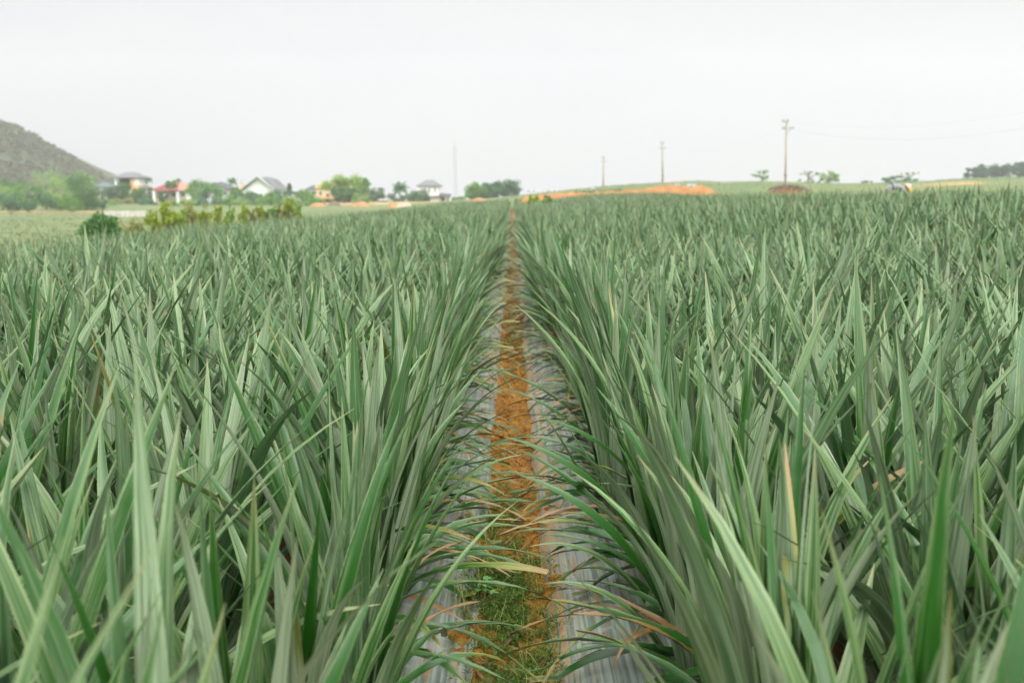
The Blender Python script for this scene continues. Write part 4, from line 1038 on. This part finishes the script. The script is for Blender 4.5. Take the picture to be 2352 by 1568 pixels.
body=skin_body('body',[[(hip,.14),(hip.lerp(chest,.5)+z(0,0,.02),.13),(chest,.15),(neck,.06),(head,.095),(head+z(.07,0,-.06),.075)],
  [(hip,.14),(hip+z(.02,-.11,-.08),.10),(kneeL,.065),(z(hip.x-.02,-.14,.10),.045),(z(hip.x+.12,-.15,.04),.035)],
  [(hip,.14),(hip+z(.0,.11,-.08),.10),(kneeR,.065),(z(hip.x-.12,.14,.10),.045),(z(hip.x+.02,.15,.04),.035)],
  [(chest,.15),(sL,.065),(eL,.042),(handL,.035)],[(chest,.15),(sR,.065),(eR,.042),(handR,.035)]]+fing,M_SKIN,root)
skin_body('shirt',[[(hip.lerp(chest,.15),.17),(hip.lerp(chest,.5)+z(0,0,.02),.165),(chest,.175),(neck,.08)],[(chest,.17),(sL,.085),(eL,.058),(eL.lerp(handL,.7),.05)],[(chest,.17),(sR,.085),(eR,.058),(eR.lerp(handR,.7),.05)]],M_SHIRT,root)
skin_body('trousers',[[(hip,.185),(hip.lerp(chest,.22),.165)],[(hip,.185),(hip+z(.02,-.11,-.10),.125),(kneeL,.085),(z(hip.x-.02,-.14,.14),.065)],[(hip,.185),(hip+z(0,.11,-.10),.125),(kneeR,.085),(z(hip.x-.12,.14,.14),.065)]],M_TROUSER,root)
mb=MB(); mb.tube([hip.lerp(chest,.20)+z(0,0,.005),hip.lerp(chest,.34)+z(0,0,.012)],[.186,.172],16); mb.build('waist_cloth',M_BELT,root,True)
tipd=(L(fp(2094,423.5))-L(fp(2081,431))).normalized(); hb=head+tipd*.02
mb=MB(); mb.tube([hb,hb+tipd*.06,hb+tipd*.16,hb+tipd*.27],[.21,.165,.08,.008],20); mb.build('conical_hat',M_HAT,root,True)
mb=MB(); mb.tube([head+z(-.03,0,.03),head+z(.0,0,.06)],[.10,.06],10); mb.build('hair',M_HAIR,root,True)
# face: eyes, nose, mouth looking down
fd=(z(.55,0,-.85)).normalized(); fc=head+fd*.105+z(.03,0,-.03)
mb=MB()
for s_ in (-1,1): mb.tube([fc+z(.02,s_*.032,.02),fc+z(.02,s_*.032,.02)+fd*.012],[.012,.006],6)
mb.tube([fc+z(-.035,-.025,-.02),fc+z(-.035,.025,-.02)],.008,6); mb.build('face',M_HAIR,body)
pb=fp(2091.5,436.5); mb=MB(); mb.tube([(0,0,0),(0,0,.02),(0,0,.24)],[.09,.10,.12],16); o=mb.build('bucket',M_BUCKET,None,True); o.location=(pb.x,Yd,pb.z-.14)
tag(o,'small yellow bucket beside the bending farmer','bucket')
hd_=MB(); hd_.tube([(-.115,0,.23),(-.08,0,.32),(0,0,.35),(.08,0,.32),(.115,0,.23)],.008,5); hd_.build('handle',M_STEEL,o,True)
ub=MB(); ub.box(-.045,.045,-.045,.045,-(pb.z-.14-float(ground(pb.x,Yd)))-.1,0); uo=ub.build('wooden_post',mat('weathered_wood',(.25,.2,.13),rough=.9),None); uo.location=(pb.x,Yd,pb.z-.141)
tag(uo,'thin wooden post under the yellow bucket','post')

# ------------------------------------------------------------------ haze
HAZE=0.0005
mz=bpy.data.materials.new('haze'); n,l=nodes(mz); n.remove(n['Principled BSDF'])
pv=n.new('ShaderNodeVolumePrincipled'); pv.inputs['Color'].default_value=(.98,.99,.98,1); pv.inputs['Density'].default_value=HAZE; pv.inputs['Anisotropy'].default_value=.2
l.new(pv.outputs[0],n['Material Output'].inputs['Volume'])
mb=MB(); mb.box(-900,900,-40,960,-14,130); hz=mb.build('haze',mz,None); tag(hz,'thin pale haze in the air over the whole scene','haze',None,'stuff')

# ------------------------------------------------------------------ light
w=bpy.data.worlds.new('World'); scene.world=w; w.use_nodes=True; n=w.node_tree.nodes; l=w.node_tree.links
bg=n['Background']; bg.inputs['Strength'].default_value=.1
SE,SR=R(46),R(165)
sky=n.new('ShaderNodeTexSky'); sky.sky_type='NISHITA'; sky.sun_disc=False; sky.sun_elevation=SE; sky.sun_rotation=SR; sky.dust_density=3
tc=n.new('ShaderNodeTexCoord'); sx=n.new('ShaderNodeSeparateXYZ'); l.new(tc.outputs['Generated'],sx.inputs[0])
el=mrange(n,l,sx.outputs[2],-.02,.42,0,1)
mp=n.new('ShaderNodeMapping'); mp.inputs['Scale'].default_value=(1.1,1.1,4.5); l.new(tc.outputs['Generated'],mp.inputs[0])
nz=n.new('ShaderNodeTexNoise'); nz.inputs['Scale'].default_value=2.6; nz.inputs['Detail'].default_value=5; nz.inputs['Roughness'].default_value=.45; l.new(mp.outputs[0],nz.inputs['Vector'])
cl=mixc(n,l,el,(3.95,4.05,4.05),(4.62,4.66,4.66))
zen=mixc(n,l,mrange(n,l,sx.outputs[2],.36,1.0,0,1),cl,(34,34,33))
cl2=mixc(n,l,mrange(n,l,nz.outputs['Fac'],.42,.60,0,.85),zen,(3.95,4.04,4.12))
glow=mrange(n,l,sx.outputs[1],.15,-1.0,0,1)
cl3=mixc(n,l,mth(n,l,'MULTIPLY',glow,.75),cl2,(15,14.9,14.5))
fin=mixc(n,l,.05,cl3,sky.outputs[0])
l.new(fin,bg.inputs['Color'])
sd=bpy.data.lights.new('sun','SUN'); sd.energy=1.3; sd.angle=R(40); sd.color=(1,.97,.92)
so=bpy.data.objects.new('sun',sd); col.objects.link(so)
az=SR; dirv=Vector((math.sin(az)*math.cos(SE), math.cos(az)*math.cos(SE), math.sin(SE)))
so.rotation_euler=dirv.to_track_quat('Z','Y').to_euler()

# ------------------------------------------------------------------ camera
cd=bpy.data.cameras.new('camera'); cam=bpy.data.objects.new('camera',cd); col.objects.link(cam)
cam.location=(0,0,EYE); cam.rotation_euler=(math.pi/2-PITCH,0,0)
cd.sensor_width=36; cd.lens=36*FOC/2352; cd.clip_start=.05; cd.clip_end=6000
cd.dof.use_dof=True; cd.dof.focus_distance=3.6; cd.dof.aperture_fstop=3.4
scene.camera=cam
scene.view_settings.view_transform='Standard'; scene.view_settings.look='None'; scene.view_settings.exposure=.92; scene.view_settings.gamma=1
scene.cycles.max_bounces=6; scene.cycles.diffuse_bounces=3; scene.cycles.glossy_bounces=2; scene.cycles.volume_bounces=0
